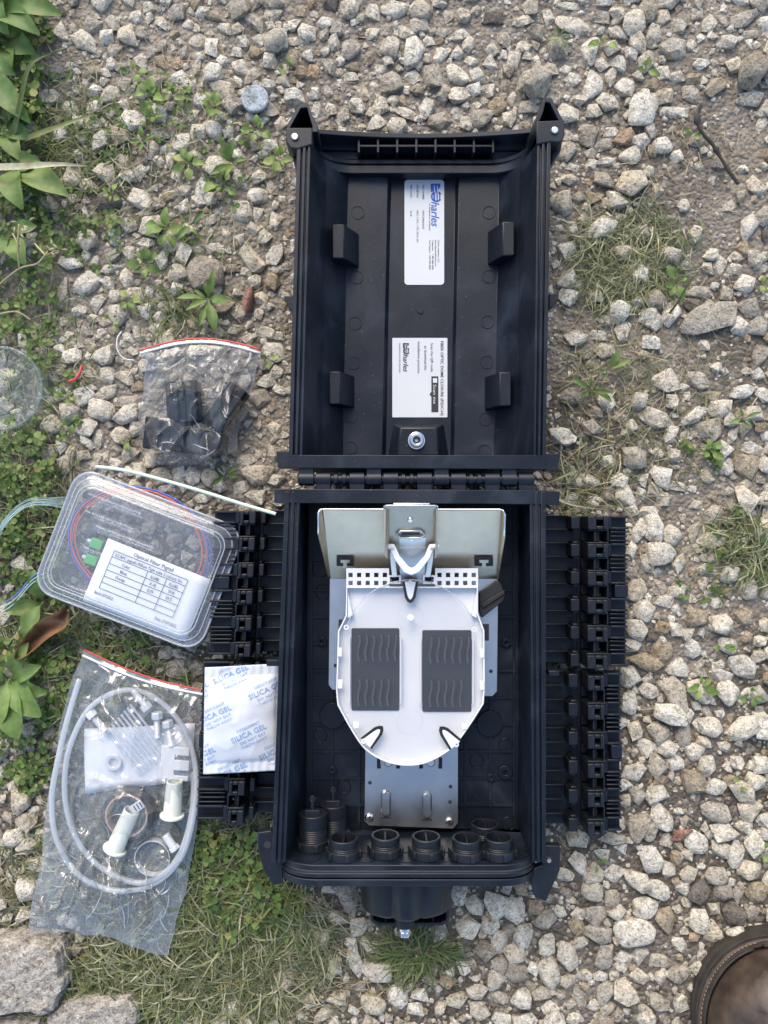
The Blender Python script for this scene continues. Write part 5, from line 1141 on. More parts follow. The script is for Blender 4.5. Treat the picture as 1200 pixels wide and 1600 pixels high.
# white pivoting arms (V with two legs)
ZV = .082
av = MB(); av.prism(PX([(606,852),(616,850),(624,868),(638,885),(643,888),(649,885),(664,868),(671,850),(681,852),(672,872),(655,894),(643,899),(631,894),(615,872)], ZV), ZV-.003, ZV)
arm = av.build('pivot_arm', M['white_clip'], tray, bevel=.0008)
for poly in ([(609,864),(617,864),(621,904),(613,904)], [(670,864),(678,864),(674,904),(666,904)]):
    a_ = MB(); P_ = PX(poly, ZV); a_.add([(x,y,z) for (x,y),z in zip(P_, (ZV-.0005,ZV-.0005,.0685,.0685))] + [(x,y,z-.003) for (x,y),z in zip(P_, (ZV-.0005,ZV-.0005,.0685,.0685))], [(0,1,2,3),(7,6,5,4),(0,4,5,1),(1,5,6,2),(2,6,7,3),(3,7,4,0)])
    a_.build('arm_leg', M['white_clip'], arm, bevel=.0006)
for x in (609, 679):
    p = W(x, 854, ZV); a_ = MB(); a_.cyl(p - Vector((.0035,0,0)), (1,0,0), .0022, .0022, .007, 14); a_.build('arm_pin', M['white_clip'], arm, bevel=.0004)
# dark splice holders with wavy fingers
for (x0,y0,x1,y1) in ((549,982,624,1111),(660,985,737,1113)):
    h_ = MB(); a0, a1 = W2(x0,y0,.062), W2(x1,y1,.062)
    h_.prism(rounded((a0[0]+a1[0])/2,(a0[1]+a1[1])/2,a1[0]-a0[0],a0[1]-a1[1],.0015), TZ0+.0016, .0606)
    hd = h_.build('splice_holder', M['grey_dark'], tray, bevel=.0003)
    for rr, (ya, yb) in enumerate(((y0+10,y0+50),(y1-50,y1-10))):
        for i in range(6 if rr == 0 else 5):
            xf = lerp(x0+7, x1-6, (i+.45)/5.5); f2_ = MB()
            path = [W(xf + 1.6*math.sin(t*6.0+.5), lerp(ya,yb,t), .0606) for t in [j/9 for j in range(10)]]
            wv = .0011; vs, fs = [], []
            for p in path:
                vs += [(p.x-wv,p.y,.0606),(p.x+wv,p.y,.0606),(p.x+wv*.8,p.y,.0656),(p.x-wv*.8,p.y,.0656)]
            f2_.loft([[Vector(v) for v in vs[4*j:4*j+4]] for j in range(10)]); f2_.build('finger', M['grey_mid'], hd, bevel=.0002)
    sb = MB()
    for xx in (x0-3, x1+2): sb.prism(PX([(xx-1,y0+14),(xx+1.2,y0+14),(xx+1.2,y1-12),(xx-1,y1-12)], .065), TZ0+.0016, .0648)
    sb.build('holder_rail', M['white'], tray)
# clear cover sheet with round bosses and three snap tongues
cv_px = []
for i in range(25):
    a = R(168 - 156*i/24); cv_px.append((642 + 103*math.cos(a), 1003 - 97*math.sin(a)))
cv_px = cv_px + [p for p in inset(body_px, 3.2*sg) if p[1] > 986]
cvm = MB(); cvm.prism(PX(cv_px, .0668), .0660, .0668); cvo = cvm.build('tray_cover', M['cover'], tray, bevel=.0002)
ce = MB(); ce.tube([W(x,y,.0669) for x,y in cv_px[:25]], .00045, 6); ce.build('cover_edge', M['clear_edge'], cvo, smooth=180)
for (x0,y0,x1,y1) in ((527,1012,534,1026),(750,1014,757,1028),(528,1062,535,1076),(750,1064,757,1078),(552,1128,561,1138),(722,1130,731,1140)):
    MB().prism(PX([(x0,y0),(x1,y0),(x1,y1),(x0,y1)], .0674), .0664, .0674).build('rim_clip', M['white'], tray, bevel=.0003)
for pts in ([(543,925),(552,962),(543,966)], [(745,925),(737,962),(745,966)]):
    MB().prism(PX(pts, .065), TZ0+.0016, .0650).build('fiber_guide', M['white'], tray, bevel=.0004)
for (x,y,r_) in ((642,966,21),(640,1128,21)):
    p = W(x,y,.0672); d = MB(); d.cyl((p.x,p.y,.0668),(0,0,1),r_*K(.067),r_*K(.067)*.98,.0005,36,hole=r_*K(.067)*.93); d.build('cover_ring', M['cover'], cvo)
p = W(642,966,.068); d = MB(); d.cyl((p.x,p.y,.0675),(0,0,1),.0034,.0024,.0016,20); d.build('cover_boss', M['white'], cvo, bevel=.0006)
for (x,y,rot,l) in ((641,909,-90,34),(572,1162,46,38),(712,1164,131,38)):
    c_ = W2(x,y,.0672); rr = R(rot); kk = K(.067); t_ = MB()
    loc = [(0,12.5),(l*.72,8.4),(l*.9,5),(l,0),(l*.9,-5),(l*.72,-8.4),(0,-12.5)]
    inn = [(0,8.6),(l*.62,4.4),(l*.76,2.4),(l*.82,0),(l*.76,-2.4),(l*.62,-4.4),(0,-8.6)]
    T = lambda pt: (c_[0] + kk*(pt[0]*math.cos(rr)-pt[1]*math.sin(rr)), c_[1] + kk*(pt[0]*math.sin(rr)+pt[1]*math.cos(rr)))
    n_ = len(loc); vs = [(*T(q), .0671) for q in loc] + [(*T(q), .0671) for q in inn]
    t_.add(vs, [(i, i+1, n_+i+1, n_+i) for i in range(n_-1)]); t_.build('tongue_slot', M['grey_dark'], cvo, fix=False)
    t_ = MB(); t_.prism([T(q) for q in inn], .0670, .0676); tg = t_.build('snap_tongue', M['white'], cvo)
for (x,y) in ((541,980),(741,983),(568,1158),(713,1163),(641,911)):
    p = W(x,y,.0675); d = MB(); d.cyl((p.x,p.y,.0672),(0,0,1),.0021,.0021,.0010,14,hole=.0011); d.build('tray_eyelet', M['white'], tray)
# black strap beside the tray
st = MB(); st.prism(PX([(749,926),(776,908),(782,910),(791,930),(786,940),(753,966),(749,955)], .052), .0462, .0515)
stp = st.build('strap', M['rubber'], closure, bevel=.0008)
st = MB(); st.prism(PX([(752,944),(788,922),(790,928),(754,951)], .054), .0516, .0535); st.build('strap_fold', M['rubber'], stp, bevel=.0006)
#=== PART4
# ------------------------------------------------------------------ clear pigtail case with its card and fibres
def rring(c, e1, e2, w, h, r, z, n=6):
    return [Vector((c[0] + e1[0]*x + e2[0]*y, c[1] + e1[1]*x + e2[1]*y, z)) for x, y in rounded(0, 0, w, h, r, n)]
cz = .034; cc_ = W2(217, 874, cz)
ang = -R(21.0); e1 = (math.cos(ang), math.sin(ang)); e2 = (-math.sin(ang), math.cos(ang))
cw, ch = 276*K(cz), 202*K(cz)
pcase = thing('clear_case', (cc_[0], cc_[1], .008), 'clear plastic fiber pigtail case with a white card inside, left of the base', 'box')
mb = MB(); mb.loft([rring(cc_, e1, e2, cw-i, ch-i, r_, z) for i, r_, z in ((.050,.008,.0085),(.016,.014,.0085),(.012,.015,.010),(.006,.016,.030),(.0055,.016,.0315),(.0,.017,.032),(.0,.017,.0335))], cap=False)
mb.build('case_bottom', M['clear'], pcase, smooth=60)
mb = MB(); mb.loft([rring(cc_, e1, e2, cw-i, ch-i, r_, z) for i, r_, z in ((-.001,.0175,.0330),(-.001,.0175,.0352),(.003,.0165,.0358),(.007,.016,.0358),(.009,.0155,.0372),(.0155,.014,.0374),(.019,.013,.0410),(.024,.012,.0418),(.052,.006,.0416))])
lido = mb.build('case_lid', M['clear'], pcase, smooth=60)
for i_, r_, z, tr_ in ((-.001,.0175,.0347,.0010),(.0085,.0155,.0370,.0006),(.0185,.013,.0409,.0007),(.0235,.012,.0417,.0004)):
    mb = MB(); mb.tube(rring(cc_, e1, e2, cw-i_, ch-i_, r_, z), tr_, 6, closed=True); mb.build('moulded_edge', M['clear_edge'], lido, smooth=180)
for i_, r_, z, tr_ in ((.0,.017,.0322,.0008),(.013,.0148,.0096,.0007)):
    mb = MB(); mb.tube(rring(cc_, e1, e2, cw-i_, ch-i_, r_, z), tr_, 6, closed=True); mb.build('moulded_edge', M['clear_edge'], lido, smooth=180)
# card
def onc(u, v, z, A=(169,841), B=(330,906), D=(129,938)): 
    return W(A[0] + (B[0]-A[0])*u + (D[0]-A[0])*v, A[1] + (B[1]-A[1])*u + (D[1]-A[1])*v, z)
ZC = .0340
mb = MB(); mb.grid(lambda u, v: onc(u, v, ZC + .0006*math.sin(3*u+2*v)), 8, 8)
pp_ = mb.build('printed_card', M['paper_bright'], None, solid=.0004); tag(pp_, 'white printed card with a small table inside the clear case', 'card')
ux = (onc(1,0,0)-onc(0,0,0)); uy = (onc(0,0,0)-onc(0,1,0)); U1 = ux.normalized(); V1 = uy.normalized()
pm = MB(); kc_ = K(ZC)
def ct(s, u, v, wpx, cap):
    text_into(pm, s, onc(u, v, ZC+.0013), U1, V1, wpx*kc_, cap*kc_)
TB = lambda a, b: onc(0.093 + 0.715*a, 0.135 + 0.60*b, ZC+.0013)   # table space
def tline(a0, b0, a1, b1, w=.00042):
    p, q = TB(a0,b0), TB(a1,b1); d_ = (q-p).normalized(); n_ = Vector((-d_.y, d_.x, 0))*w/2
    pm.add([p-n_, q-n_, q+n_, p+n_], [(0,1,2,3)])
rowsb = [0, .16, .34, .51, .68, .84, 1]
for b in rowsb: tline(0, b, 1, b)
tline(0,0,0,1); tline(1,0,1,1); tline(.49,.16,.49,1); tline(.745,.16,.745,1)
def tt(s, a, b, wpx, cap=5.2): text_into(pm, s, TB(a, b), U1, V1, wpx*kc_, cap*kc_)
ct('Optical Fiber Pigtail', .27, .105, 66, 6.2)
tt('SC/APC pigtails,900um Tight tube 2 colours 3m', .03, .125, 112, 5)
for a, b, s, w_ in ((.16,.30,'Color',13),(.55,.30,'IL(dB)',14),(.80,.30,'RL(dB)',14),(.17,.47,'Blue',11),(.57,.47,'0.18',10),(.82,.47,'59.8',10),(.14,.64,'Orange',16),(.57,.64,'0.09',10),(.82,.64,'59.5',10)): tt(s, a, b, w_)
ct('Batch 07/2022', .07, .835, 31, 4.8); ct('Date 27/07/2022', .66, .86, 36, 4.8)
pr_ = pm.build('print', M['ink'], pp_, fix=False, smooth=0)
# fibres and connectors
def coil(name, mat, label, turns, z, rx, ry, seed, a0, a1, con):
    r = random.Random(seed); t = thing('fiber_pigtail', W(con[0], con[1], .018), label, 'fiber', 'pigtails coiled inside the clear case')
    path = []
    n = 40*turns
    for i in range(n+1):
        a = R(lerp(a0, a1, i/n)); k = 1 + .045*math.sin(i*.055+seed) + .03*math.sin(i*.023*seed)
        lx, ly = rx*k*math.cos(a), ry*k*math.sin(a)
        ca, sa = math.cos(R(19)), math.sin(R(19))
        path.append(W(216 + lx*ca + ly*sa, 852 + lx*sa - ly*ca, z + .003*math.sin(i*.07+seed)))
    mb = MB(); mb.tube(path, .00075, 6); mb.build('fiber', mat, t, smooth=180)
    p = W(con[0], con[1], .026); b = MB()
    b.obox(p, (.0056*e1[0], .0056*e1[1], 0), (.0042*e2[0], .0042*e2[1], 0), (0,0,.0035)); g = b.build('connector_body', M['green'], t, bevel=.0008)
    b = MB(); b.cyl(p - Vector((e1[0],e1[1],0))*.0056, (-e1[0],-e1[1],0), .0022, .0018, .0035, 14); b.build('ferrule', M['white'], t)
coil('a', M['orange'], 'orange fiber pigtail coiled inside the clear case with green connector', 3, .026, 104, 82, 3, 200, 200-1010, (152,850))
coil('b', M['blue'], 'blue fiber pigtail coiled inside the clear case with green connector', 3, .023, 110, 86, 5, 215, 215-1080, (144,875))
for i, (x, y, l) in enumerate(((180,790,88),(172,815,80),(196,842,96),(160,868,60))):
    p = W(x, y, .024); mb = MB(); mb.tube([p - Vector((e1[0],e1[1],0))*l*.5*K(.024), p + Vector((e1[0],e1[1],0))*l*.5*K(.024)], .0042, 10)
    o = mb.build('dust_cap_tube', M['clear'], smooth=60); tag(o, ['first clear protective tube from the top inside the pigtail case','second clear protective tube from the top inside the pigtail case','clear protective tube leading into the upper green connector','clear protective tube leading into the lower green connector'][i], 'tube', 'clear tubes inside the pigtail case')
    mb = MB(); q = p - Vector((e1[0],e1[1],0))*l*.5*K(.024); mb.obox(q, (.0045*e1[0],.0045*e1[1],0), (.0036*e2[0],.0036*e2[1],0), (0,0,.0025)); mb.build('tube_plug', M['grey_dark'] if i < 2 else M['clear'], o, bevel=.0006)

# pale mint rod leaning on the case and the flap
mb = MB(); mb.tube(spline([W(150,729,.0395), W(205,737,.0415), W(300,763,.0455), W(380,788,.049), W(431,803,.052)], 6), .0015, 8)
tag(mb.build('plastic_rod', M['mint'], smooth=60), 'thin pale mint plastic rod lying along the top of the clear case', 'rod')

# ------------------------------------------------------------------ zip bags
def facet(x, y, s, sd):
    d_, _ = noise.voronoi(Vector((x*s, y*s*.75, sd))); return min(1.0, d_[1]-d_[0])
def ridge(x, y, s, sd): return max(0, 1 - abs(noise.noise(Vector((x*s, y*s, sd))))*3.2)**3
def bag(name, label, left, right, zlo, zhi, bumps, seed, bow=0, nu=70, nv=90, wr=.0035, crease_glints=26, crumple=0.3, cell_=.018, botbow=0):
    def along(poly, v):
        t = v*(len(poly)-1); i = min(int(t), len(poly)-2); f = t-i
        return lerp(poly[i][0], poly[i+1][0], f), lerp(poly[i][1], poly[i+1][1], f)
    def flat(u, v):
        a, b = along(left, v), along(right, v); nzx = 5*noise.noise(Vector((v*7, u*2, seed+20))) + 2*noise.noise(Vector((v*22, u*3, seed+21))); nzy = 6*noise.noise(Vector((u*6, 5, seed+30)))*v - botbow*math.sin(math.pi*min(1,u*1.15))*v**3
        return lerp(a[0],b[0],u) + nzx*min(1, 6*v), lerp(a[1],b[1],u) - bow*math.sin(math.pi*u)*(1-v) + nzy
    def top(u, v):
        x, y = flat(u, v); e = (min(1, 6*u*1.0)*min(1, 6*(1-u))*min(1, 7*v)*min(1, 8*(1-v)))
        z = zlo + .0006
        h = 0
        for (bx, by, rx, ry, bh) in bumps: h = max(h, bh*math.exp(-(((x-bx)/rx)**2 + ((y-by)/ry)**2)**3))
        z += h*e**.5 + (zhi-zlo)*.35*e
        z += wr*e*(1 + crumple*max(0, min(1, (v-.68)/.18)))*(1.7*facet(x + 6*noise.noise(Vector((x*.03,y*.03,1))), y, cell_, seed+.5)*(.35+.65*max(0,noise.noise(Vector((x*.011,y*.011,seed)))+.35)) + .16*facet(y*.7+x, x*.8-y*.5, .055, seed+3.5) + ridge(x*.8+y*.35, y*.45-x*.3, .019, seed) + .6*ridge(x, y*.6, .032, seed+9) + .5*noise.noise(Vector((x*.02, y*.02, seed+4)))) + .0006*noise.noise(Vector((x*.08,y*.08,seed)))
        return W(x, y, min(.06, z))
    def bot(u, v):
        x, y = flat(u, v); return W(x, y, zlo - .0006 + .0012*noise.noise(Vector((x*.03, y*.03, seed+2))))
    c = flat(.5, .5); t = thing('zip_bag', W(c[0], c[1], zlo), label, 'bag', 'clear zip bags of small parts')
    mb = MB(); mb.grid(top, nu, nv); mb.build('top_film', M['film' if crumple > 1 else 'film_thin'], t, smooth=180, fix=False)
    mb = MB(); mb.grid(bot, 24, 30); mb.build('bottom_film', M['film' if crumple > 1 else 'film_thin'], t, smooth=180, fix=False)
    for v, mat, r_ in ((.0, 'zip_red', .0008), (.035, 'zip_white', .0011)):
        mb = MB(); mb.tube([top(u/24, v) + Vector((0,0,.0012)) for u in range(25)], r_, 6); mb.build('zip_strip', M[mat], t, smooth=180)
    r = random.Random(seed*7)
    for _ in range(crease_glints):
        u0, v0 = r.uniform(.06,.94), (r.uniform(.06,.95) if r.random() < .5 else r.uniform(.74,.97)); a = r.gauss(-.6, .8); l_ = r.uniform(.06,.26); cv = r.uniform(-.9,.9); pts = []
        for j in range(9):
            t_ = j/8; uu, vv = u0 + l_*t_*math.cos(a+cv*t_), v0 - l_*.6*t_*math.sin(a+cv*t_)
            if .02 < uu < .98 and .04 < vv < .985: pts.append(top(uu, vv) + Vector((0,0,.0002)))
        if len(pts) > 3:
            w_ = r.uniform(.0002,.0007); mb = MB(); mb.tube(pts, [max(.00008, 1.3*w_*math.sin(math.pi*j/(len(pts)-1))) for j in range(len(pts))], 5); mb.build('crease_glint', M['clear_edge'], t, smooth=180)  # pale tubes along creases, added in place of glints on the film
    mb = MB(); mb.grid(lambda u, v: top(u, v*.03) + Vector((0,0,.001)), 30, 3); mb.build('zip_band', M['film'], t, smooth=180, fix=False)
    for e_ in ((0,), (1,)):
        mb = MB(); mb.tube([top(e_[0], v/30) for v in range(31)], .0005, 5); mb.build('side_seam', M['film'], t, smooth=180)
    return t
bag('upper', 'small clear zip bag with a red seal holding black blocks, left of the lid',
    [(218,548),(229,575),(222,620),(215,665),(224,700),(250,726)], [(409,547),(401,580),(390,622),(373,668),(368,702),(330,727)],   .010, .020,
    [(283,626,42,48,.026),(256,678,48,38,.025),(349,636,34,52,.025),(317,690,40,30,.023)], 3, bow=18, nu=100, nv=110, wr=.0055)
def block(px, py, w, h, rot, z0, z1, label):
    p = W(px, py, z1); k = K(z1); a = R(rot); u = Vector((math.cos(a), math.sin(a), 0)); v = Vector((-math.sin(a), math.cos(a), 0))
    t = MB(); W_, H_ = w*k/2, h*k/2
    sec = [(-W_,z0),(-W_,z1-.003),(-W_+.003,z1),(-W_*.25,z1),(-W_*.2,z1-.005),(W_*.2,z1-.005),(W_*.25,z1-.001),(W_-.002,z1-.001),(W_,z1-.003),(W_,z0)]
    t.loft([[p + u*x - v*H_ + Vector((0,0,z-z1)) for x, z in sec], [p + u*x + v*H_ + Vector((0,0,z-z1)) for x, z in sec]])
    return tag(t.build('rubber_block', M['black'], bevel=.0008), label, 'block', 'black blocks in the upper zip bag')
block(283, 626, 50, 64, 3, .0105, .030, 'tall upright black block in the middle of the upper zip bag')
block(256, 678, 66, 50, -6, .0105, .028, 'wide black block at the left bottom of the upper zip bag')
block(349, 636, 34, 80, -36, .0105, .028, 'slanting black block at the right of the upper zip bag')
block(317, 690, 56, 38, -12, .0105, .026, 'lower black block beside the wide one in the upper zip bag')
bag('lower', 'large clear zip bag of tubing, bolts and sleeves lying on the grass', 
    [(133,1015),(116,1055),(100,1110),(84,1190),(72,1280),(58,1375),(45,1463)], [(323,1079),(320,1110),(318,1180),(312,1260),(301,1330),(284,1405),(262,1492)], .012, .022,
    [(215,1330,14,14,.0),(195,1270,50,46,.018),(270,1200,30,70,.016),(200,1180,80,70,.012),(225,1120,70,40,.012)], 8, bow=-9, nu=120, nv=190, wr=.005, crumple=2.2, botbow=16)
Zq = lambda a, b, z: W(20 + a*.36667, 1000 + b*.36667, z)
# tubing
tp = [(285,165),(235,330),(190,520),(165,690),(190,860),(285,1005),(440,1068),(600,1040),(715,930),(768,760),(780,570),(740,400),(645,275),(530,216),(420,228),(320,300),(252,430),(222,570),(232,730),(290,880),(400,985),(540,1035),(655,985),(725,880),(765,720),(770,560)]
mb = MB(); mb.tube(spline([Zq(a,b,.0185+.004*math.sin(i*.9)) for i,(a,b) in enumerate(tp)], 7), .0026, 10)
tag(mb.build('plastic_tubing', M['tubing'], smooth=180), 'coil of milky clear plastic tubing inside the large zip bag', 'tubing')
# leaflet
mb = MB(); A_ = [Zq(305,378,.0135), Zq(775,355,.0135), Zq(762,600,.0135), Zq(310,655,.0135)]
mb.grid(lambda u, v: (A_[0]*(1-u)+A_[1]*u)*(1-v) + (A_[3]*(1-u)+A_[2]*u)*v + Vector((0,0,.0012*math.sin(4*u+3*v))), 12, 8)
tag(mb.build('folded_leaflet', M['paper_bright'], solid=.0004), 'white folded leaflet under the parts in the large zip bag', 'paper')
# splice sleeves bundle
d0 = Vector((.62, -.78, 0)).normalized()
sl_labels = 'thin clear splice sleeve in the bundle on the white leaflet'
for i in range(9):
    a = Zq(lerp(395,500,i/8), lerp(385,275,i/8), .0165 + .0012*(i % 2)); mb = MB(); mb.tube([a, a + d0*.052*(1 - .05*abs(i-4)/4)], .00125, 8)
    tag(mb.build('splice_sleeve', M['tubing'], smooth=60), ['first','second','third','fourth','fifth','sixth','seventh','eighth','last'][i] + ' thin clear splice sleeve from the left in the bundle on the leaflet', 'sleeve', 'clear splice sleeves in the large zip bag')
# bolts
def bolt(a, b, rot, label):
    p = Zq(a, b, .020); r_ = R(rot); ax = Vector((math.cos(r_), math.sin(r_), 0)); t = thing('bolt', p, label, 'bolt', 'bolts in the large zip bag')
    mb = MB(); mb.cyl(p - ax*.003, ax, .0052, .0052, .006, 6); mb.build('hex_head', M['bolt_metal'], t, bevel=.0005)
    rings = []; n = 14
    u = ax.cross(Vector((0,0,1))).normalized(); v = Vector((0,0,1))
    for i in range(28):
        rr = .0030 if i % 2 else .0025
        c = p + ax*(.003 + i*.0006); rings.append([c + rr*(math.cos(2*math.pi*k/n)*u + math.sin(2*math.pi*k/n)*v) for k in range(n)])
    mb = MB(); mb.loft(rings); mb.build('threaded_shank', M['bolt_metal'], t)
bolt(335,318,-50,'silver bolt at the upper left end of the tubing coil'); bolt(568,285,128,'silver bolt lying furthest up in the large zip bag'); bolt(614,322,-88,'silver bolt between the upper bolt and the white bracket'); bolt(660,358,-80,'shorter silver bolt just above the white slotted bracket')
# washer
p = Zq(428,522,.0175); mb = MB(); mb.cyl((p.x,p.y,.0165),(0,0,1),.0072,.0072,.0014,32,hole=.0040)
tag(mb.build('washer', M['bolt_metal'], bevel=.0003), 'round metal washer lying on the white leaflet', 'washer')
# slotted bracket
def qz(pts, z): return [(Zq(a,b,z).x, Zq(a,b,z).y) for a, b in pts]
mb = MB(); mb.prism(qz([(632,450),(755,462),(752,498),(690,490),(690,512),(752,518),(750,560),(685,556),(686,578),(748,584),(745,604),(628,590)], .021), .0185, .021)
tag(mb.build('slotted_bracket', M['white'], bevel=.0006), 'white slotted plastic bracket above the right sleeve', 'bracket')
# ivory sleeves
def sleeve(a0, b0, a1, b1, label):
    p, q = Zq(a0,b0,.026), Zq(a1,b1,.024); t = thing('cable_sleeve', (p+q)/2, label, 'sleeve', 'ivory flanged sleeves in the large zip bag'); ax = (q-p).normalized(); L_ = (q-p).length
    mb = MB(); mb.cyl(p, ax, .0070, .0080, L_, 28, hole=.0058); mb.build('barrel', M['ivory'], t, bevel=.0005)
    mb = MB(); mb.cyl(q - ax*.0022, ax, .0105, .0105, .0022, 28, hole=.0060); mb.build('flange', M['ivory'], t, bevel=.0005)
sleeve(690,600,678,752,'ivory flanged sleeve standing below the slotted bracket'); sleeve(508,725,432,895,'ivory flanged sleeve slanting across the tape roll')
mb = MB(); mb.prism(qz([(492,715),(540,682),(562,712),(515,748)], .028), .0262, .0275); sto = mb.build('slotted_strip', M['bolt_metal'], bevel=.0003); tag(sto, 'small shiny slotted strip at the top of the slanting sleeve', 'strip')
for i in range(3):
    mb = MB(); a, b = 512 + i*12, 716 - i*8; mb.prism(qz([(a,b-7),(a+4,b-10),(a+18,b+12),(a+14,b+15)], .0279), .0276, .0278); mb.build('slot', M['grey_dark'], sto)
# tape roll
p = Zq(497,735,.016); t = thing('tape_roll', (p.x,p.y,.013), 'roll of dark grey tape with a brown core in the large zip bag', 'tape')
mb = MB(); mb.cyl((p.x,p.y,.0132),(0,0,1),.0232,.0232,.011,48,hole=.0190); mb.build('tape_winding', M['tape'], t, bevel=.0006)
mb = MB(); mb.cyl((p.x,p.y,.0131),(0,0,1),.0189,.0189,.0115,48,hole=.0172); mb.build('cardboard_core', M['core'], t, bevel=.0003)
# hose clamp
p = Zq(595,930,.02); t = thing('hose_clamp', (p.x,p.y,.013), 'thin metal hose clamp ring at the lower right of the tubing coil', 'clamp')
mb = MB(); mb.cyl((p.x,p.y,.0132),(0,0,1),.0156,.0156,.008,48,hole=.0151); mb.build('clamp_band', M['bolt_metal'], t)
q = Zq(672,862,.023); ax = Vector((.55,-.83,0)).normalized(); mb = MB(); mb.cyl(q-ax*.008, ax, .0036,.0036,.012,16); mb.cyl(q+ax*.004, ax, .0050,.0050,.004,6); mb.build('clamp_screw', M['bolt_metal'], t, bevel=.0005)

# ------------------------------------------------------------------ silica gel packet
SX0, SX1, SY0, SY1 = 320, 436, 1043, 1210
def pk(px, py):
    u, v = (px-SX0)/(SX1-SX0), (py-SY0)/(SY1-SY0); u, v = min(1,max(0,u)), min(1,max(0,v))
    e = (math.sin(math.pi*min(1,max(0,(u-.03)/.94)))**.45)*(math.sin(math.pi*min(1,max(0,(v-.10)/.80)))**.5) if .10 < v < .90 and .03 < u < .97 else 0
    return .0530 + .0085*e + .0011*noise.noise(Vector((px*.035, py*.035, 1))) + .0004*ridge(px, py, .03, 4)*(.3+e) + .0009*math.sin(px*.5)*(1 if v < .1 or v > .9 else 0)*.4
def pkw(px, py):
    s = 5*(py-SY0)/(SY1-SY0); return W(px + (4 if px > 400 else 0)*0 - 2.5*(py-SY0)/(SY1-SY0), py - 6*(px-SX0)/(SX1-SX0), pk(px, py))
pk_t = thing('desiccant_packet', W(378,1126,.052), 'white paper silica gel packet with blue print on the left flap', 'packet')
mb = MB(); mb.grid(lambda u, v: pkw(lerp(SX0,SX1,u), lerp(SY0,SY1,v)), 50, 70); pko = mb.build('paper_pouch', M['paper'], pk_t, solid=.0003, smooth=180)
mb = MB(); mb.grid(lambda u, v: (lambda q: Vector((q.x, q.y, .0524 - (q.z-.0524)*.0)))(pkw(lerp(SX0,SX1,u), lerp(SY0,SY1,v))), 8, 8); mb.build('pouch_back', M['paper'], pk_t)
tm = MB(); D_ = Vector((math.cos(R(22)), math.sin(R(22)), 0)); N_ = Vector((-D_.y, D_.x, 0))
for (a, b) in ((860,190),(1012,265),(790,360),(940,447),(725,535),(862,605),(1060,525),(690,255)):
    x, y = 20 + a*.36667, 1000 + b*.36667
    for s, off, ln, cap in (('DESICCANT', -11.5, 38, 4.6), ('SILICA GEL', 0, 58, 8.4), ('DO NOT EAT', 8, 42, 4.6), ('THROW AWAY', 15, 42, 4.6)):
        ox_ = 12 if off else 0
        st_ = Vector((x + ox_*D_.x + off*.30, -(y) + ox_*D_.y - off, 0))   # packet pixel plane, y up
        text_into(tm, s, st_, D_, N_, ln, cap, bold=.012 if off == 0 else 0)
me_ = bpy.data.meshes.new('print'); me_.from_pydata(tm.v, [], tm.f); bm = bmesh.new(); bm.from_mesh(me_)
for co, no in (((SX0+.8,0,0),(-1,0,0)), ((SX1-.8,0,0),(1,0,0)), ((0,-SY0-1,0),(0,1,0)), ((0,-SY1+1,0),(0,-1,0))):
    bmesh.ops.bisect_plane(bm, geom=bm.verts[:]+bm.edges[:]+bm.faces[:], plane_co=co, plane_no=no, clear_outer=True)
bmesh.ops.triangulate(bm, faces=bm.faces)
pv = [tuple(pkw(v.co.x, -v.co.y) + Vector((0,0,.00055))) for v in bm.verts]; bm.verts.index_update()
pf = [tuple(v.index for v in f.verts) for f in bm.faces]; bm.free(); bpy.data.meshes.remove(me_)
MB().add(pv, pf).build('print', M['ink_pale'], pk_t, fix=False, smooth=0)

# ------------------------------------------------------------------ odds and ends on the ground
p = W(2, 607, .016); t = thing('glass_disc', (p.x, p.y, .008), 'clear ridged round disc with a centre hole at the left edge', 'disc')
def lathe(c, prof, n=64):
    return [[Vector((c.x + r_*math.cos(2*math.pi*i/n), c.y + r_*math.sin(2*math.pi*i/n), z)) for i in range(n)] for r_, z in prof]
mb = MB(); mb.loft(lathe(p, [(.0095,.008),(.0095,.016),(.0115,.0175),(.0135,.016),(.016,.014),(.030,.0145),(.033,.0165),(.0365,.0170),(.0378,.0150),(.0378,.009)]), cap=False); mb.build('disc_body', M['glass'], t, smooth=60)
mb = MB(); mb.tube([Vector((p.x+.0365*math.cos(a*.0982), p.y+.0365*math.sin(a*.0982), .0170)) for a in range(64)], .0012, 6, closed=True); mb.build('disc_rim', M['glass'], t, smooth=180)
# black twig
r = random.Random(4); tw = [(885,490),(868,560),(895,625),(943,680),(985,750),(1030,820),(1062,862)]
tpth = spline([W(800+a/3, b/3, .010 + .002*r.random()) for a, b in tw], 6)
mb = MB(); mb.tube(tpth, [.0016 + .0007*noise.noise(Vector((i*.45, 3.1, 0))) + (.0016 if i in (5, 6, 7, 20) else 0) for i in range(len(tpth))], 8)
tag(mb.build('twig', plain('charred_bark', (.030,.028,.026), .8, var=.3, bump=.8, bscale=300), smooth=180), 'crooked black twig on bare soil at the upper right', 'twig')
# red insulation scrap, white thread scrap
mb = MB(); mb.tube(spline([W(127,572,.012), W(125,582,.013), W(118,592,.013), W(108,596,.010)], 5), .0013, 7); tag(mb.build('wire_scrap', M['zip_red'], smooth=180), 'short curved red wire scrap near the glass disc', 'wire')
mb = MB(); mb.tube(spline([W(190,518,.012), W(183,530,.014), W(184,548,.014), W(194,560,.012), W(210,563,.010)], 5), .0006, 6); tag(mb.build('thread_scrap', M['white'], smooth=180), 'curved white thread scrap left of the upper bag', 'thread')
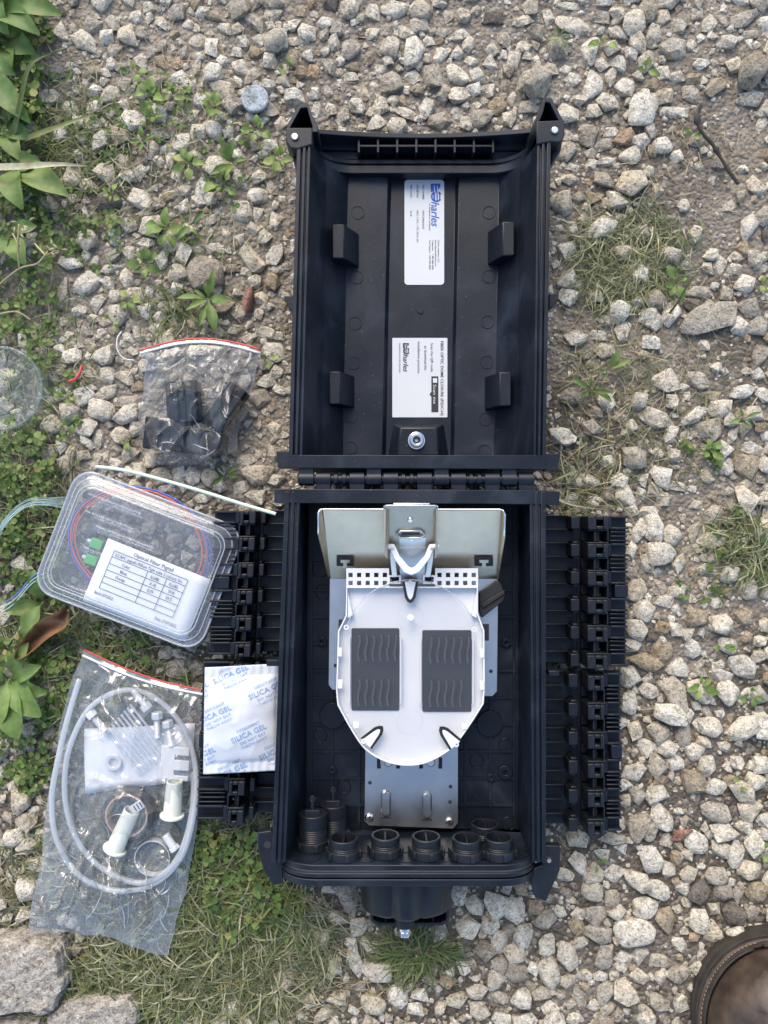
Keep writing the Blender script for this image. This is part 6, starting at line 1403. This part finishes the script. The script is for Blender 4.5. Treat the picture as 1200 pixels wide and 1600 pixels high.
# teal fibre bundle
t = thing('fiber_bundle', W(30,820,.012), 'tangled pale teal fiber strands left of the clear case', 'fiber')
r = random.Random(9)
for i in range(9):
    mb = MB(); k = i*2.2
    mb.tube(spline([W(-30, 905+r.uniform(-20,20), .012), W(-12+r.uniform(-4,4), 850+k, .016), W(6, 812+k*.7, .022+.001*i), W(40, 784+k*.6+r.uniform(-3,3), .026), W(80, 778+k*.7, .026), W(112+r.uniform(-6,6), 776+k*1.3, .020)], 5), .00024, 5)
    mb.build('strand', M['teal_fibre'], t, smooth=180)
for i in range(3):
    mb = MB(); mb.tube(spline([W(-20, 950+i*9, .014), W(18, 935+i*6, .018), W(50, 902+i*5, .020), W(72,888+i*7,.014)], 5), .0005, 5); mb.build('strand', M['blue'] if i == 0 else M['teal_fibre'], t, smooth=180)
# curled dead leaf
def dl(u, v):
    x = lerp(104, 30, u) + 8*math.sin(u*5); y = lerp(952, 1028, u**1.2); w = 15*math.sin(math.pi*min(1,.06+u*.94))**.6
    return W(x + w*(v-.5)*1.3, y + w*(v-.5)*1.6 + 4*math.sin(u*9), .014 + .014*(2*v-1)**2 + .006*math.sin(u*7) + .003*math.sin(v*9+u*12))
mb = MB(); mb.grid(dl, 22, 8); tag(mb.build('dead_leaf', M['brownleaf'], smooth=180, fix=False), 'curled reddish brown dead leaf below the clear case', 'leaf')
# long grass blades on the left
def blade(path, w, label, mat='grass_green'):
    P = spline([W(x, y, z) for x, y, z in path], 6); mb = MB(); n = len(P); vs, fs = [], []
    for i, q in enumerate(P):
        d_ = (P[min(i+1,n-1)] - P[max(i-1,0)]); s_ = Vector((-d_.y, d_.x, 0)).normalized()*w*K(.03)/2*(1 - .92*(i/(n-1))**2.2)
        vs += [q - s_ + Vector((0,0,.0008)), q, q + s_ + Vector((0,0,.0008))]
    for i in range(n-1): fs += [(3*i,3*i+3,3*i+4,3*i+1),(3*i+1,3*i+4,3*i+5,3*i+2)]
    mb.add(vs, fs); tag(mb.build('grass_blade', M[mat], smooth=180, fix=False), label, 'grass', 'long single grass blades on the left')
blade([(12,245,.008),(28,180,.03),(42,115,.042),(55,95,.044),(92,80,.036)], 9, 'tall bent grass blade arching over the weeds at the upper left')
blade([(-20,262,.03),(40,260,.036),(90,257,.034),(138,260,.022)], 11, 'straight yellow striped grass blade reaching from the left edge', 'grass')
blade([(10,228,.012),(70,206,.024),(120,188,.022),(152,178,.012)], 9, 'flat grey green blade below the arching one')
blade([(-20,175,.02),(10,186,.022),(30,195,.012)], 7, 'short blade cut by the left edge above the plantain')
blade([(1046,490,.006),(1060,470,.02),(1075,445,.03),(1098,418,.032)], 4, 'single pale grass blade standing on bare soil at right', 'grass')
blade([(900,735,.008),(870,748,.012),(850,757,.010)], 4, 'pale grass blade beside the hinge end at right', 'grass')
blade([(858,772,.010),(880,783,.014),(902,790,.012),(950,797,.008)], 5, 'green blade above the upper right flap', 'grass')
# pale seed stem
t = thing('seed_stem', W(40,430,.01), 'pale dry branching seed stem over the weeds at the left edge', 'plant')
for pth in ([(-5,448,.02),(30,420,.028),(58,412,.032),(72,396,.034)], [(30,420,.028),(28,385,.034),(30,350,.036)], [(58,412,.032),(80,395,.03),(92,392,.028)], [(30,385,.033),(20,365,.03)], [(70,398,.033),(58,385,.03),(54,380,.03)], [(-5,492,.018),(25,487,.02),(48,500,.016)]):
    mb = MB(); mb.tube(spline([W(*q) for q in pth], 5), .00085, 6); mb.build('stem', M['straw'], t, smooth=180)
r = random.Random(2)
for i in range(16):
    x, y = r.choice(((72,396),(30,352),(92,392),(80,388),(28,370),(66,404),(38,352))); q = W(x+r.uniform(-8,8), y+r.uniform(-7,7), .034)
    mb = MB(); a = r.uniform(0,6.28); mb.tube([q, q+Vector((math.cos(a),math.sin(a),.3))*.003, q+Vector((math.cos(a),math.sin(a),.2))*.006], [.0003,.0011,.0002], 6); mb.build('seed_head', M['straw'], t, smooth=180)

# ------------------------------------------------------------------ work boot in the corner
bt = W(1212, 1610, .03); boot = thing('work_boot', (bt.x, bt.y, 0.0), 'toe of a worn brown leather work boot in the bottom right corner', 'boot')
th_ = R(100)
def bo(s, t, z):    # s along the boot from toe tip backwards, t across
    d_ = Vector((math.cos(th_), math.sin(th_), 0)); n_ = Vector((-d_.y, d_.x, 0))
    tip = W(1188, 1464, .02)
    q = Vector((tip.x, tip.y, 0)) - d_*s + n_*t; return Vector((q.x, q.y, z))
def outline(scale_w, toe_in, n=26, L_=.29):
    left, right = [], []
    for i in range(n+1):
        s = toe_in + (L_-toe_in)*(i/n)**1.8
        q = (s-toe_in)/.085
        w = .071*scale_w*min(1, max(0, 1-(1-min(1,q))**2.3))**.5
        if s > .14: w *= 1 - .20*math.sin((s-.14)/.15*math.pi*.5)
        left.append((s, -w)); right.append((s, w))
    return left + right[::-1][:-1]
M['leather'] = plain('brown_leather', (.042,.027,.019), .46, var=.6, vscale=60, bump=.9, bscale=90, rvar=.15)
M['welt'] = plain('worn_welt', (.060,.043,.034), .6, var=.45, vscale=60, bump=.5, bscale=250)
M['outsole'] = plain('dark_outsole', (.026,.021,.018), .75, var=.4, vscale=70, bump=.7, bscale=200)
sole = outline(1.0, 0); mb = MB(); mb.loft([[bo(s, t*k, z) for s, t in sole] for k, z in ((.955,.001),(.975,.004),(.98,.009),(.965,.010),(.965,.012),(.98,.013),(.98,.0175),(.97,.018))]); so_ = mb.build('outsole', M['outsole'], boot, bevel=.0006, smooth=35)
we = outline(.975, .0020); wi = outline(.88, .008)
mb = MB(); mb.ring([tuple(bo(s,t,0)[:2]) for s,t in we], [tuple(bo(s,t,0)[:2]) for s,t in wi], .018, .0215); mb.build('welt', M['welt'], boot, bevel=.0008)
cd = outline(.925, .0052); mb = MB(); mb.tube([bo(s,t,.0218) for s,t in cd], .0010, 6); mb.build('welt_cord', M['outsole'], boot, smooth=180)
up_ = []
for k, toe, z in ((.915,.0060,.0205),(.93,.0052,.030),(.92,.0062,.043),(.85,.0115,.057),(.74,.021,.069),(.56,.036,.078),(.32,.058,.083)):
    up_.append([bo(s, t, z + (.25*max(0, s-.10)*min(1,(z-.03)/.05))) for s, t in outline(k, toe)])
mb = MB(); mb.loft(up_); ub = mb.build('leather_upper', M['leather'], boot, smooth=60)
sb_ = ub.modifiers.new('smooth', 'SUBSURF'); sb_.levels = 1; sb_.render_levels = 2
M['stitch'] = plain('tan_stitch', (.20,.15,.10), .8, var=.2)
so2 = outline(.95, .0032, n=60); sp2 = [bo(s,t,.0216) for s,t in so2]
for side in (sp2[1:40], sp2[62:][::-1][:40]):
    for i in range(0, len(side)-1):
        a, b = side[i], side[i+1]; d_ = b-a; nst = max(1, int(d_.length/.0042))
        for j in range(nst):
            q0 = a + d_*((j+.15)/nst); q1 = a + d_*((j+.8)/nst); mb = MB(); mb.tube([q0, (q0+q1)/2 + Vector((0,0,.0004)), q1], .0005, 5); mb.build('stitch', M['stitch'], boot, smooth=180)
mb = MB(); mb.tube([bo(s,t,.0245) for s,t in outline(.925, .0056)], .0013, 6); mb.build('toe_seam', M['outsole'], boot, smooth=180)
